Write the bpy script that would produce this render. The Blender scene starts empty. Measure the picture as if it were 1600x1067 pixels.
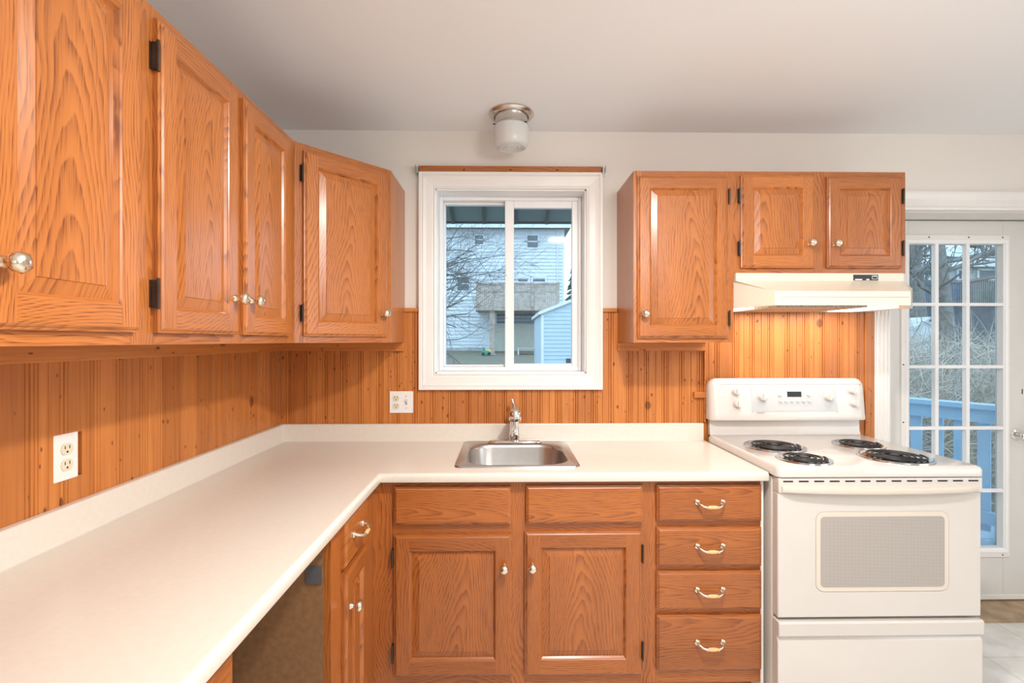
import bpy, bmesh, math, random
from mathutils import Vector, Matrix
R = math.radians
PI = math.pi
random.seed(7)
C = bpy.context.scene.collection

# ------------------------------------------------------------------ camera, sky, lights, exposure
F = 765.0                    # focal length in pixels of a 1600 px wide frame
YAW = R(0.9)
EYE = 1.403
HOR = 532.0
cam_d = bpy.data.cameras.new('camera')
cam_d.sensor_width = 36.0
cam_d.lens = 36.0 * F / 1600
cam_d.shift_y = -1.5 / 1600
cam_d.clip_start = 0.02
cam_d.clip_end = 300
cam = bpy.data.objects.new('camera', cam_d)
cam.location = (0, 0, EYE)
cam.rotation_euler = (R(90), 0, -YAW)
C.objects.link(cam)
bpy.context.scene.camera = cam
vs = bpy.context.scene.view_settings
vs.view_transform = 'Standard'
vs.look = 'None'
vs.gamma = 1
vs.use_curve_mapping = False
vs.exposure = 0.08

w = bpy.data.worlds.new('overcast_sky')
bpy.context.scene.world = w
w.use_nodes = True
wb = w.node_tree.nodes['Background']
wb.inputs[0].default_value = (0.86, 0.93, 1.0, 1)
wb.inputs[1].default_value = 2.8

def area(name, loc, rot, sx, sy, power, color, spread=180):
    d = bpy.data.lights.new(name, 'AREA')
    d.shape = 'RECTANGLE'; d.size = sx; d.size_y = sy
    d.energy = power; d.color = color; d.spread = R(spread)
    o = bpy.data.objects.new(name, d)
    o.location = loc; o.rotation_euler = rot
    C.objects.link(o)
    return o
# point fill added without fixture, a ceiling lamp overhead, and an added side fill
_ld = bpy.data.lights.new('bounce_fill', 'POINT'); _ld.energy = 31; _ld.color = (1.0, 0.97, 0.94); _ld.shadow_soft_size = 0.22
_lo = bpy.data.objects.new('bounce_fill', _ld); _lo.location = (0.9, 0.15, 2.06); C.objects.link(_lo)
_fx = area('ceiling_fixture_light', (0.455, 0.90, 2.26), (0, 0, 0), 0.15, 0.15, 34, (1.0, 0.96, 0.90)); _fx.data.shape = 'DISK'
area('side_fill', (3.55, -0.4, 1.5), (R(90), 0, R(90)), 2.2, 1.5, 4, (0.96, 0.98, 1.0))

def gx(px, Y):               # world x of an image column on the plane at depth Y
    return Y * math.tan(math.atan((px - 800) / F) + YAW)
def gz(py, Y, X=0.0):        # world z of an image row at a point of plan position X, Y
    return EYE + (HOR - py) / F * (X * math.sin(YAW) + Y * math.cos(YAW))
def gy(px, X):               # world depth of an image column on the plane at X
    return X / math.tan(math.atan((px - 800) / F) + YAW)

# ------------------------------------------------------------------ materials
def new_mat(name):
    m = bpy.data.materials.new(name); m.use_nodes = True
    nt = m.node_tree
    return m, nt, nt.nodes['Principled BSDF']
def N(nt, kind, **kw):
    n = nt.nodes.new(kind)
    for k, v in kw.items(): setattr(n, k, v)
    return n
def math_n(nt, op, a, b=None, c=None):
    n = nt.nodes.new('ShaderNodeMath'); n.operation = op
    for i, v in enumerate((a, b, c)):
        if v is None: continue
        if isinstance(v, (int, float)): n.inputs[i].default_value = v
        else: nt.links.new(v, n.inputs[i])
    return n.outputs[0]
def comb(nt, x, y, z):
    n = nt.nodes.new('ShaderNodeCombineXYZ')
    for i, v in enumerate((x, y, z)):
        if isinstance(v, (int, float)): n.inputs[i].default_value = v
        else: nt.links.new(v, n.inputs[i])
    return n.outputs[0]
def noise(nt, vec, scale, detail=2, rough=0.5):
    n = nt.nodes.new('ShaderNodeTexNoise')
    nt.links.new(vec, n.inputs['Vector'])
    n.inputs['Scale'].default_value = scale; n.inputs['Detail'].default_value = detail
    n.inputs['Roughness'].default_value = rough
    return n.outputs[0]
def mixc(nt, fac, a, b, mode='MIX'):
    n = nt.nodes.new('ShaderNodeMix'); n.data_type = 'RGBA'; n.blend_type = mode
    if isinstance(fac, (int, float)): n.inputs[0].default_value = fac
    else: nt.links.new(fac, n.inputs[0])
    for i, v in ((6, a), (7, b)):
        if isinstance(v, tuple): n.inputs[i].default_value = (*v[:3], 1)
        else: nt.links.new(v, n.inputs[i])
    return n.outputs[2]
def remap(nt, v, a, b, c=0.0, d=1.0):
    n = nt.nodes.new('ShaderNodeMapRange')
    nt.links.new(v, n.inputs[0])
    for i, q in enumerate((a, b, c, d)): n.inputs[i + 1].default_value = q
    return n.outputs[0]
def bump(nt, h, strength, dist, bsdf):
    n = nt.nodes.new('ShaderNodeBump')
    n.inputs['Strength'].default_value = strength; n.inputs['Distance'].default_value = dist
    nt.links.new(h, n.inputs['Height']); nt.links.new(n.outputs[0], bsdf.inputs['Normal'])

def oak(name, axis, seed, light=(0.53, 0.180, 0.042), dark=(0.15, 0.032, 0.006), rough=0.30, arch=105.0, slope=13.0):
    m, nt, b = new_mat(name)
    tc = N(nt, 'ShaderNodeTexCoord'); oi = N(nt, 'ShaderNodeObjectInfo')
    sp = N(nt, 'ShaderNodeSeparateXYZ'); nt.links.new(tc.outputs['Object'], sp.inputs[0])
    rnd = oi.outputs['Random']
    x, y, z = sp.outputs
    if axis == 'z':
        a = math_n(nt, 'ADD', x, y); l = z
    else:
        a = math_n(nt, 'ADD', z, y); l = math_n(nt, 'ADD', x, 0.0)
    shift = math_n(nt, 'MULTIPLY', rnd, 37.0)
    sh2 = math_n(nt, 'ADD', shift, seed * 3.7)
    wob = noise(nt, comb(nt, math_n(nt, 'MULTIPLY', a, 2.0), sh2, math_n(nt, 'MULTIPLY', l, 1.2)), 1.6, 1)
    off = math_n(nt, 'MULTIPLY', math_n(nt, 'SUBTRACT', wob, 0.5), 0.22)
    a2 = math_n(nt, 'ADD', math_n(nt, 'ADD', a, off), math_n(nt, 'MULTIPLY', math_n(nt, 'SUBTRACT', rnd, 0.5), 0.10))
    hyp = math_n(nt, 'SQRT', math_n(nt, 'ADD', math_n(nt, 'MULTIPLY', a2, a2), 0.0009))
    n1 = noise(nt, comb(nt, math_n(nt, 'MULTIPLY', a, 7.0), sh2, math_n(nt, 'MULTIPLY', l, 2.2)), 1.0, 3)
    n2 = noise(nt, comb(nt, math_n(nt, 'MULTIPLY', a, 40.0), sh2, math_n(nt, 'MULTIPLY', l, 9.0)), 1.0, 2)
    v = math_n(nt, 'ADD', math_n(nt, 'MULTIPLY', hyp, arch), math_n(nt, 'MULTIPLY', l, slope))
    v = math_n(nt, 'ADD', v, math_n(nt, 'MULTIPLY', n1, 4.2))
    v = math_n(nt, 'ADD', v, math_n(nt, 'MULTIPLY', n2, 0.9))
    fr = math_n(nt, 'FRACT', v)
    tri = math_n(nt, 'MULTIPLY', math_n(nt, 'POWER', fr, 1.7), remap(nt, fr, 0.9, 1.0, 1.0, 0.0))
    fine = noise(nt, comb(nt, math_n(nt, 'MULTIPLY', a, 480.0), sh2, math_n(nt, 'MULTIPLY', l, 14.0)), 1.0, 2)
    pore = remap(nt, fine, 0.42, 0.62)
    band = math_n(nt, 'MULTIPLY', tri, math_n(nt, 'ADD', 0.30, math_n(nt, 'MULTIPLY', pore, 0.7)))
    streak = remap(nt, fine, 0.55, 0.8, 0.0, 0.22)
    fac = math_n(nt, 'MINIMUM', math_n(nt, 'ADD', math_n(nt, 'MULTIPLY', band, 0.95), streak), 1.0)
    col = mixc(nt, fac, light, dark)
    tone = noise(nt, comb(nt, math_n(nt, 'MULTIPLY', a, 9.0), sh2, math_n(nt, 'MULTIPLY', l, 0.8)), 1.0, 2)
    tint = mixc(nt, remap(nt, tone, 0.3, 0.7), (0.84, 0.80, 0.74), (1.08, 1.08, 1.08))
    col = mixc(nt, 1.0, col, tint, 'MULTIPLY')
    rt = mixc(nt, rnd, (0.92, 0.90, 0.88), (1.06, 1.06, 1.06))
    col = mixc(nt, 1.0, col, rt, 'MULTIPLY')
    nt.links.new(col, b.inputs['Base Color'])
    b.inputs['Roughness'].default_value = rough
    b.inputs['Coat Weight'].default_value = 0.25; b.inputs['Coat Roughness'].default_value = 0.2
    bump(nt, fine, 0.10, 0.0006, b)
    return m

def pine(name, axis):
    m, nt, b = new_mat(name)
    tc = N(nt, 'ShaderNodeTexCoord')
    sp = N(nt, 'ShaderNodeSeparateXYZ'); nt.links.new(tc.outputs['Object'], sp.inputs[0])
    x, y, z = sp.outputs
    a, l = (x, z) if axis == 'x' else (y, z)
    if axis == 'h': a, l = z, x
    if axis == 'hy': a, l = z, y
    bid = math_n(nt, 'FLOOR', math_n(nt, 'DIVIDE', a, 0.0875))
    wn = N(nt, 'ShaderNodeTexWhiteNoise'); wn.noise_dimensions = '1D'; nt.links.new(bid, wn.inputs['W'])
    r = wn.outputs['Value']
    rb = math_n(nt, 'MULTIPLY', r, 11.0)
    g = noise(nt, comb(nt, math_n(nt, 'MULTIPLY', a, 90.0), rb, math_n(nt, 'MULTIPLY', l, 3.5)), 1.0, 3)
    col = mixc(nt, remap(nt, g, 0.3, 0.75), (0.62, 0.225, 0.052), (0.47, 0.145, 0.029))
    bt = mixc(nt, r, (0.84, 0.80, 0.78), (1.08, 1.10, 1.12))
    col = mixc(nt, 1.0, col, bt, 'MULTIPLY')
    blot = noise(nt, comb(nt, math_n(nt, 'MULTIPLY', a, 9.0), rb, math_n(nt, 'MULTIPLY', l, 5.0)), 1.0, 3)
    col = mixc(nt, remap(nt, blot, 0.62, 0.85, 0.0, 0.55), col, (0.42, 0.15, 0.04))
    # knots of several sizes
    for sc, stz, thr, edge, dc in ((5.5, 0.75, 0.075, 0.035, (0.16, 0.05, 0.015)), (17.0, 0.6, 0.075, 0.03, (0.13, 0.04, 0.015)), (36.0, 0.45, 0.085, 0.03, (0.14, 0.05, 0.02))):
        vo = N(nt, 'ShaderNodeTexVoronoi'); vo.voronoi_dimensions = '3D'
        nt.links.new(comb(nt, a, 0.31, math_n(nt, 'MULTIPLY', l, stz)), vo.inputs['Vector'])
        vo.inputs['Scale'].default_value = sc; vo.inputs['Randomness'].default_value = 1.0
        k = remap(nt, vo.outputs['Distance'], thr, thr + edge, 0.85, 0.0)
        col = mixc(nt, k, col, dc)
    nt.links.new(col, b.inputs['Base Color'])
    b.inputs['Roughness'].default_value = 0.38
    return m

def plain(name, col, rough=0.5, metal=0.0, var=0.04, scale=6.0, bumps=0.0, spec=0.5, coat=0.0, bscale=None):
    m, nt, b = new_mat(name)
    tc = N(nt, 'ShaderNodeTexCoord')
    n = noise(nt, tc.outputs['Object'], scale, 3)
    lo = tuple(c * (1 - var) for c in col); hi = tuple(min(1, c * (1 + var)) for c in col)
    nt.links.new(mixc(nt, remap(nt, n, 0.3, 0.7), lo, hi), b.inputs['Base Color'])
    b.inputs['Roughness'].default_value = rough; b.inputs['Metallic'].default_value = metal
    b.inputs['Specular IOR Level'].default_value = spec
    b.inputs['Coat Weight'].default_value = coat; b.inputs['Coat Roughness'].default_value = 0.08
    if bumps:
        n2 = noise(nt, tc.outputs['Object'], bscale or scale * 20, 2)
        bump(nt, n2, bumps, 0.001, b)
    return m

def pane_glass(name, tint, gloss=0.03):
    m, nt, b = new_mat(name)
    nt.nodes.remove(b)
    tr = N(nt, 'ShaderNodeBsdfTransparent'); tr.inputs[0].default_value = (*tint, 1)
    gl = N(nt, 'ShaderNodeBsdfGlossy'); gl.inputs['Roughness'].default_value = gloss
    lw = N(nt, 'ShaderNodeFresnel'); lw.inputs[0].default_value = 1.35
    mx = N(nt, 'ShaderNodeMixShader')
    nt.links.new(lw.outputs[0], mx.inputs[0]); nt.links.new(tr.outputs[0], mx.inputs[1]); nt.links.new(gl.outputs[0], mx.inputs[2])
    nt.links.new(mx.outputs[0], nt.nodes['Material Output'].inputs[0])
    return m

_lt, _dk = (0.44, 0.135, 0.026), (0.11, 0.021, 0.004)      # the base cabinets use a darker, redder oak
OAKV2 = oak('deep_oak_vertical', 'z', 1, _lt, _dk, 0.36)
OAKS2 = oak('deep_oak_stile', 'z', 5, _lt, _dk, 0.36, arch=120, slope=6)
OAKH2 = oak('deep_oak_horizontal', 'x', 9, _lt, _dk, 0.36, arch=120, slope=7)
OAKV = oak('oak_vertical', 'z', 1)
OAKS = oak('oak_stile', 'z', 5, arch=120, slope=6)
OAKH = oak('oak_horizontal', 'x', 9, arch=120, slope=7)
PINEB = pine('pine_back', 'x'); PINEL = pine('pine_left', 'y'); PINEH = pine('pine_rail', 'h'); PINEHY = pine('pine_rail_left', 'hy')
WALLM = plain('cream_wall_paint', (0.80, 0.745, 0.68), 0.6, var=0.015, scale=2, bumps=0.05, bscale=120)
CEILM = plain('white_ceiling_paint', (0.88, 0.89, 0.90), 0.7, var=0.01, scale=2)
TRIMM = plain('white_trim_paint', (0.84, 0.81, 0.77), 0.35, var=0.02)
DOORM = plain('white_door_paint', (0.72, 0.70, 0.67), 0.4, var=0.02)
VINYL = plain('white_vinyl', (0.88, 0.88, 0.88), 0.3, var=0.01)
COUNTM = plain('cream_laminate', (0.735, 0.665, 0.58), 0.26, var=0.02, scale=60, bumps=0.04, bscale=300)
STEEL = plain('brushed_steel', (0.50, 0.475, 0.45), 0.30, 1.0, var=0.05, scale=30)
CHROME = plain('chrome', (0.78, 0.77, 0.76), 0.08, 1.0, var=0.02)
BRASS = plain('pale_brass', (0.80, 0.72, 0.58), 0.20, 1.0, var=0.06, scale=60)
BRONZE = plain('dark_bronze', (0.07, 0.05, 0.04), 0.4, 0.6, var=0.2, scale=40)
CERAM = plain('tan_ceramic', (0.80, 0.48, 0.22), 0.2, var=0.05)
ENAMEL = plain('white_enamel', (0.655, 0.61, 0.565), 0.16, var=0.01, coat=0.3)
ENAMELP = plain('grey_white_panel', (0.54, 0.55, 0.55), 0.25, var=0.01)
BISQUE = plain('bisque_handle', (0.70, 0.62, 0.53), 0.25, var=0.01)
HOODM = plain('almond_enamel', (0.80, 0.71, 0.58), 0.3, var=0.02)
BLACK = plain('black_plastic', (0.012, 0.012, 0.012), 0.3, var=0.1)
COIL = plain('black_coil', (0.015, 0.014, 0.014), 0.42, 0.2, var=0.2, scale=40)
PAN = plain('chrome_pan', (0.62, 0.63, 0.64), 0.14, 1.0, var=0.1)
MARK = plain('grey_print', (0.36, 0.36, 0.37), 0.5, var=0.05)
IVORY = plain('ivory_plastic', (0.74, 0.66, 0.50), 0.35, var=0.02)
PLATE = plain('white_plate', (0.86, 0.82, 0.78), 0.3, var=0.01)
MDF = plain('brown_particleboard', (0.26, 0.125, 0.05), 0.75, var=0.14, scale=60, bumps=0.1)
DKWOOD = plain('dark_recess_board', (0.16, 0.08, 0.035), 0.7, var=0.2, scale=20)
GREYM = plain('grey_tape', (0.10, 0.095, 0.10), 0.5, var=0.1)
GALV = plain('galvanised_steel', (0.55, 0.55, 0.54), 0.35, 0.9, var=0.1, scale=30)
GLASSW = pane_glass('window_glass', (0.78, 0.90, 0.97))
GLASSD = pane_glass('door_glass', (0.76, 0.87, 0.93))

# frosted lamp glass
FROST, _nt, _b = new_mat('frosted_glass')
_b.inputs['Base Color'].default_value = (0.86, 0.85, 0.83, 1); _b.inputs['Roughness'].default_value = 0.25
_b.inputs['Transmission Weight'].default_value = 0.25; _b.inputs['Subsurface Weight'].default_value = 0.2
_tc = N(_nt, 'ShaderNodeTexCoord'); bump(_nt, noise(_nt, _tc.outputs['Object'], 8, 1), 0.05, 0.001, _b)

# floor: pale marbled vinyl tile
FLOORM, _nt, _b = new_mat('pale_tile')
_tc = N(_nt, 'ShaderNodeTexCoord')
_br = N(_nt, 'ShaderNodeTexBrick'); _br.offset = 0.0; _br.inputs['Scale'].default_value = 1.0
_br.inputs['Brick Width'].default_value = 0.305; _br.inputs['Row Height'].default_value = 0.305
_br.inputs['Mortar Size'].default_value = 0.003
_br.inputs['Color1'].default_value = (1, 1, 1, 1); _br.inputs['Color2'].default_value = (0.97, 0.97, 0.96, 1); _br.inputs['Mortar'].default_value = (0.80, 0.77, 0.72, 1)
_nt.links.new(_tc.outputs['Object'], _br.inputs['Vector'])
_n = noise(_nt, _tc.outputs['Object'], 7.0, 6, 0.65)
_c = mixc(_nt, remap(_nt, _n, 0.42, 0.62), (0.76, 0.74, 0.69), (0.90, 0.89, 0.86))
_nt.links.new(mixc(_nt, 1.0, _c, _br.outputs['Color'], 'MULTIPLY'), _b.inputs['Base Color'])
_b.inputs['Roughness'].default_value = 0.3

# oven window: fine diagonal mesh print
OVENG, _nt, _b = new_mat('oven_window_print')
_tc = N(_nt, 'ShaderNodeTexCoord'); _sp = N(_nt, 'ShaderNodeSeparateXYZ'); _nt.links.new(_tc.outputs['Object'], _sp.inputs[0])
_s1 = math_n(_nt, 'SINE', math_n(_nt, 'MULTIPLY', math_n(_nt, 'ADD', _sp.outputs[0], _sp.outputs[2]), 1100.0))
_s2 = math_n(_nt, 'SINE', math_n(_nt, 'MULTIPLY', math_n(_nt, 'SUBTRACT', _sp.outputs[0], _sp.outputs[2]), 1100.0))
_nt.links.new(mixc(_nt, remap(_nt, math_n(_nt, 'MULTIPLY', _s1, _s2), -0.6, 0.6), (0.30, 0.265, 0.24), (0.50, 0.455, 0.415)), _b.inputs['Base Color'])
_b.inputs['Roughness'].default_value = 0.12

# hood filter mesh
FILTM, _nt, _b = new_mat('aluminium_filter')
_tc = N(_nt, 'ShaderNodeTexCoord'); _v = N(_nt, 'ShaderNodeTexVoronoi'); _v.inputs['Scale'].default_value = 160
_nt.links.new(_tc.outputs['Object'], _v.inputs['Vector'])
_nt.links.new(mixc(_nt, remap(_nt, _v.outputs['Distance'], 0.1, 0.6), (0.12, 0.10, 0.08), (0.50, 0.44, 0.36)), _b.inputs['Base Color'])
_b.inputs['Metallic'].default_value = 0.7; _b.inputs['Roughness'].default_value = 0.5

def lap_siding(name, col, pitch):
    m, nt, b = new_mat(name)
    tc = N(nt, 'ShaderNodeTexCoord'); sp = N(nt, 'ShaderNodeSeparateXYZ'); nt.links.new(tc.outputs['Object'], sp.inputs[0])
    fr = math_n(nt, 'FRACT', math_n(nt, 'DIVIDE', sp.outputs[2], pitch))
    n = noise(nt, tc.outputs['Object'], 1.5, 2)
    c = mixc(nt, remap(nt, n, 0.3, 0.7), tuple(q * 0.94 for q in col), col)
    nt.links.new(c, b.inputs['Base Color']); b.inputs['Roughness'].default_value = 0.5
    bump(nt, fr, 1.0, 0.03, b)
    return m
SIDEW = plain('white_siding', (0.62, 0.65, 0.69), 0.5)
SIDEB = plain('pale_blue_siding', (0.40, 0.50, 0.58), 0.5)
SIDEG = lap_siding('grey_siding', (0.42, 0.44, 0.46), 0.2)
SHING = plain('grey_shingles', (0.16, 0.17, 0.19), 0.9, var=0.3, scale=8)
EXTW = plain('white_exterior_trim', (0.62, 0.65, 0.68), 0.5)
EXGL = plain('dark_window_pane', (0.10, 0.12, 0.14), 0.1, var=0.2)
CEDAR = plain('weathered_cedar', (0.42, 0.34, 0.29), 0.8, var=0.25, scale=5)
CONC = plain('concrete', (0.40, 0.40, 0.39), 0.9, var=0.15, scale=4)
BARK = plain('grey_bark', (0.17, 0.165, 0.16), 0.9, var=0.3, scale=12)
TWIG = plain('pale_twigs', (0.40, 0.36, 0.31), 0.9, var=0.35, scale=3)
BLUEP = plain('blue_deck_paint', (0.28, 0.43, 0.56), 0.55, var=0.08, scale=6)
SPRUCE = plain('dark_spruce', (0.05, 0.08, 0.06), 0.9, var=0.3, scale=6)
AWN = plain('grey_green_awning_metal', (0.16, 0.20, 0.21), 0.5, var=0.1, scale=3)
AWNR = plain('dark_awning_rib', (0.06, 0.075, 0.08), 0.5)
BEIGE = plain('beige_panel', (0.50, 0.49, 0.42), 0.7, var=0.06)
BLUETARP = plain('blue_tarp', (0.06, 0.18, 0.42), 0.6)
GREENP = plain('green_plastic', (0.05, 0.28, 0.20), 0.5)
YELP = plain('yellow_plastic', (0.75, 0.55, 0.06), 0.4)
GRASS, _nt, _b = new_mat('winter_lawn')
_tc = N(_nt, 'ShaderNodeTexCoord')
_c = mixc(_nt, remap(_nt, noise(_nt, _tc.outputs['Object'], 0.5, 5, 0.7), 0.4, 0.6), (0.09, 0.13, 0.045), (0.15, 0.125, 0.10))
_nt.links.new(mixc(_nt, remap(_nt, noise(_nt, _tc.outputs['Object'], 9, 4, 0.7), 0.35, 0.7), _c, (0.20, 0.175, 0.15)), _b.inputs['Base Color'])
_b.inputs['Roughness'].default_value = 0.95

# ------------------------------------------------------------------ mesh builder
class MB:
    def __init__(s): s.v = []; s.f = []; s.m = []
    def add(s, vs, fs, mi=0):
        o = len(s.v); s.v += [tuple(p) for p in vs]
        for f in fs: s.f.append(tuple(o + i for i in f)); s.m.append(mi)
        return s
    def box(s, x0, x1, y0, y1, z0, z1, mi=0):
        x0, x1 = min(x0, x1), max(x0, x1); y0, y1 = min(y0, y1), max(y0, y1); z0, z1 = min(z0, z1), max(z0, z1)
        return s.add([(x0,y0,z0),(x1,y0,z0),(x1,y1,z0),(x0,y1,z0),(x0,y0,z1),(x1,y0,z1),(x1,y1,z1),(x0,y1,z1)],
                     [(0,3,2,1),(4,5,6,7),(0,1,5,4),(1,2,6,5),(2,3,7,6),(3,0,4,7)], mi)
    def prism(s, poly, a, b, axis='z', mi=0):
        """polygon in the plane across axis, extruded from a to b along axis"""
        def P(u, v, t):
            return (u, v, t) if axis == 'z' else ((u, t, v) if axis == 'y' else (t, u, v))
        n = len(poly)
        vs = [P(u, v, a) for u, v in poly] + [P(u, v, b) for u, v in poly]
        fs = [tuple(range(n - 1, -1, -1)), tuple(range(n, 2 * n))] + [(i, (i + 1) % n, n + (i + 1) % n, n + i) for i in range(n)]
        return s.add(vs, fs, mi)
    def loops(s, rings, close=True, cap0=True, cap1=True, mi=0):
        n = len(rings[0]); vs = [p for r in rings for p in r]; fs = []
        for k in range(len(rings) - 1):
            for i in range(n if close else n - 1):
                j = (i + 1) % n
                fs.append((k*n+i, k*n+j, (k+1)*n+j, (k+1)*n+i))
        if cap0: fs.append(tuple(range(n - 1, -1, -1)))
        if cap1: fs.append(tuple(range((len(rings)-1)*n, len(rings)*n)))
        return s.add(vs, fs, mi)
    def lathe(s, prof, c=(0,0,0), ax=(0,0,1), seg=24, mi=0, cap0=True, cap1=True, twist=0.0, lobes=0):
        """profile of (radius, height) turned about the axis through c"""
        A = Vector(ax).normalized(); U = A.orthogonal().normalized(); V = A.cross(U); c = Vector(c)
        rings = []
        for r, h in prof:
            ring = []
            for i in range(seg):
                t = 2*PI*i/seg
                rr = r*(1 + (twist*math.cos(lobes*t + h*260) if lobes else 0))
                ring.append(c + A*h + (U*math.cos(t) + V*math.sin(t))*rr)
            rings.append(ring)
        return s.loops(rings, True, cap0, cap1, mi)
    def tube(s, pts, r, seg=8, mi=0):
        pts = [Vector(p) for p in pts]; n = len(pts)
        rs = r if isinstance(r, (list, tuple)) else [r]*n
        rings = []; prev = None
        for i, p in enumerate(pts):
            t = (pts[min(i+1, n-1)] - pts[max(i-1, 0)]).normalized()
            if prev is None: u = t.orthogonal().normalized()
            else:
                u = (prev - t*prev.dot(t))
                u = u.normalized() if u.length > 1e-6 else t.orthogonal().normalized()
            prev = u; v = t.cross(u)
            rings.append([p + (u*math.cos(2*PI*k/seg) + v*math.sin(2*PI*k/seg))*rs[i] for k in range(seg)])
        return s.loops(rings, True, True, True, mi)
    def rbox(s, x0, x1, y0, y1, z0, z1, r, axis='y', mi=0, seg=5):
        """box with rounded corners in the plane across the axis"""
        if axis == 'y': return s.prism(rr(x0, x1, z0, z1, r, seg), y0, y1, 'y', mi)
        if axis == 'z': return s.prism(rr(x0, x1, y0, y1, r, seg), z0, z1, 'z', mi)
        return s.prism(rr(y0, y1, z0, z1, r, seg), x0, x1, 'x', mi)
def rr(x0, x1, y0, y1, r, seg=5):
    out = []
    for cx, cy, a0 in ((x1-r, y0+r, -90), (x1-r, y1-r, 0), (x0+r, y1-r, 90), (x0+r, y0+r, 180)):
        for k in range(seg + 1):
            a = R(a0 + 90*k/seg); out.append((cx + r*math.cos(a), cy + r*math.sin(a)))
    return out

def obj(name, mb, mats, parent=None, bevel=0.0, seg=2, smooth=True, angle=35, loc=None, rotz=0.0, recalc=True):
    me = bpy.data.meshes.new(name)
    me.from_pydata(mb.v, [], mb.f)
    if not isinstance(mats, (list, tuple)): mats = [mats]
    for m in mats: me.materials.append(m)
    if len(mats) > 1: me.polygons.foreach_set('material_index', mb.m)
    if recalc:
        bm = bmesh.new(); bm.from_mesh(me); bmesh.ops.recalc_face_normals(bm, faces=bm.faces); bm.to_mesh(me); bm.free()
    if smooth:
        me.polygons.foreach_set('use_smooth', [True]*len(me.polygons))
        me.set_sharp_from_angle(angle=R(angle))
    me.update()
    o = bpy.data.objects.new(name, me); C.objects.link(o)
    if parent: o.parent = parent
    if loc: o.location = loc
    if rotz: o.rotation_euler = (0, 0, rotz)
    if bevel:
        b = o.modifiers.new('bevel', 'BEVEL'); b.width = bevel; b.segments = seg; b.limit_method = 'ANGLE'; b.angle_limit = R(50)
        b.harden_normals = False
    return o
def tag(o, label=None, cat=None, group=None, kind=None):
    if label: o['label'] = label
    if cat: o['category'] = cat
    if group: o['group'] = group
    if kind: o['kind'] = kind
    return o
def thing(name, label, cat, loc=(0,0,0), rotz=0.0, group=None):
    o = bpy.data.objects.new(name, None); C.objects.link(o)
    o.empty_display_size = 0.05
    o.location = loc; o.rotation_euler = (0, 0, rotz)
    return tag(o, label, cat, group)
def struct(name, mb, m, **kw):
    o = obj(name, mb, m, **kw)
    if 'parent' not in kw: o['kind'] = 'structure'
    return o
def text_mesh(name, body, size, mat, parent, loc, rot, extrude=0.0004):
    cu = bpy.data.curves.new(name, 'FONT'); cu.body = body; cu.size = size; cu.extrude = extrude
    cu.align_x = 'CENTER'; cu.align_y = 'CENTER'
    t = bpy.data.objects.new(name, cu); C.objects.link(t)
    dg = bpy.context.evaluated_depsgraph_get()
    me = bpy.data.meshes.new_from_object(t.evaluated_get(dg))
    bpy.data.objects.remove(t)
    me.materials.clear(); me.materials.append(mat)
    o = bpy.data.objects.new(name, me); C.objects.link(o)
    o.parent = parent; o.location = loc; o.rotation_euler = rot
    return o

# ------------------------------------------------------------------ room shell
YW = 2.413          # back wall
XL = -1.098         # left wall
ZC = 2.434
XR = 3.7; YB = -2.75
WX0, WX1, WZ0, WZ1 = gx(681, YW), gx(915, YW), gz(583, YW), gz(297, YW)      # window opening
DX0, DX1, DZ = gx(1386, YW), 2.86, 2.046                                     # door opening
YO = 2.62
mb = MB().box(XL-0.1, XR+.1, YB-.1, YW+.24, -0.12, 0.0)
struct('floor', mb, FLOORM)
mb = MB().box(XL-0.1, XR+.1, YB-.1, YO, ZC, ZC+0.1)
struct('ceiling', mb, CEILM)
mb = MB()
mb.box(XL-.1, WX0, YW, YO, 0, ZC); mb.box(WX0, WX1, YW, YO, 0, WZ0); mb.box(WX0, WX1, YW, YO, WZ1, ZC)
mb.box(WX1, DX0, YW, YO, 0, ZC); mb.box(DX0, DX1, YW, YO, DZ, ZC); mb.box(DX1, XR+.1, YW, YO, 0, ZC)
struct('wall_back', mb, WALLM)
struct('wall_left', MB().box(XL-.1, XL, YB, YW, 0, ZC), WALLM)
# right and rear walls, unseen; openings added and sized to admit sky light
mb = MB(); mb.box(XR, XR+.1, YB, -1.5, 0, ZC); mb.box(XR, XR+.1, 0.7, YW, 0, ZC); mb.box(XR, XR+.1, -1.5, .7, 0, .75); mb.box(XR, XR+.1, -1.5, .7, 2.25, ZC)
struct('wall_right', mb, WALLM)
mb = MB(); mb.box(XL, .5, YB-.1, YB, 0, ZC); mb.box(1.9, XR, YB-.1, YB, 0, ZC); mb.box(.5, 1.9, YB-.1, YB, 0, 1.0); mb.box(.5, 1.9, YB-.1, YB, 2.2, ZC)
struct('wall_rear', mb, WALLM)

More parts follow.
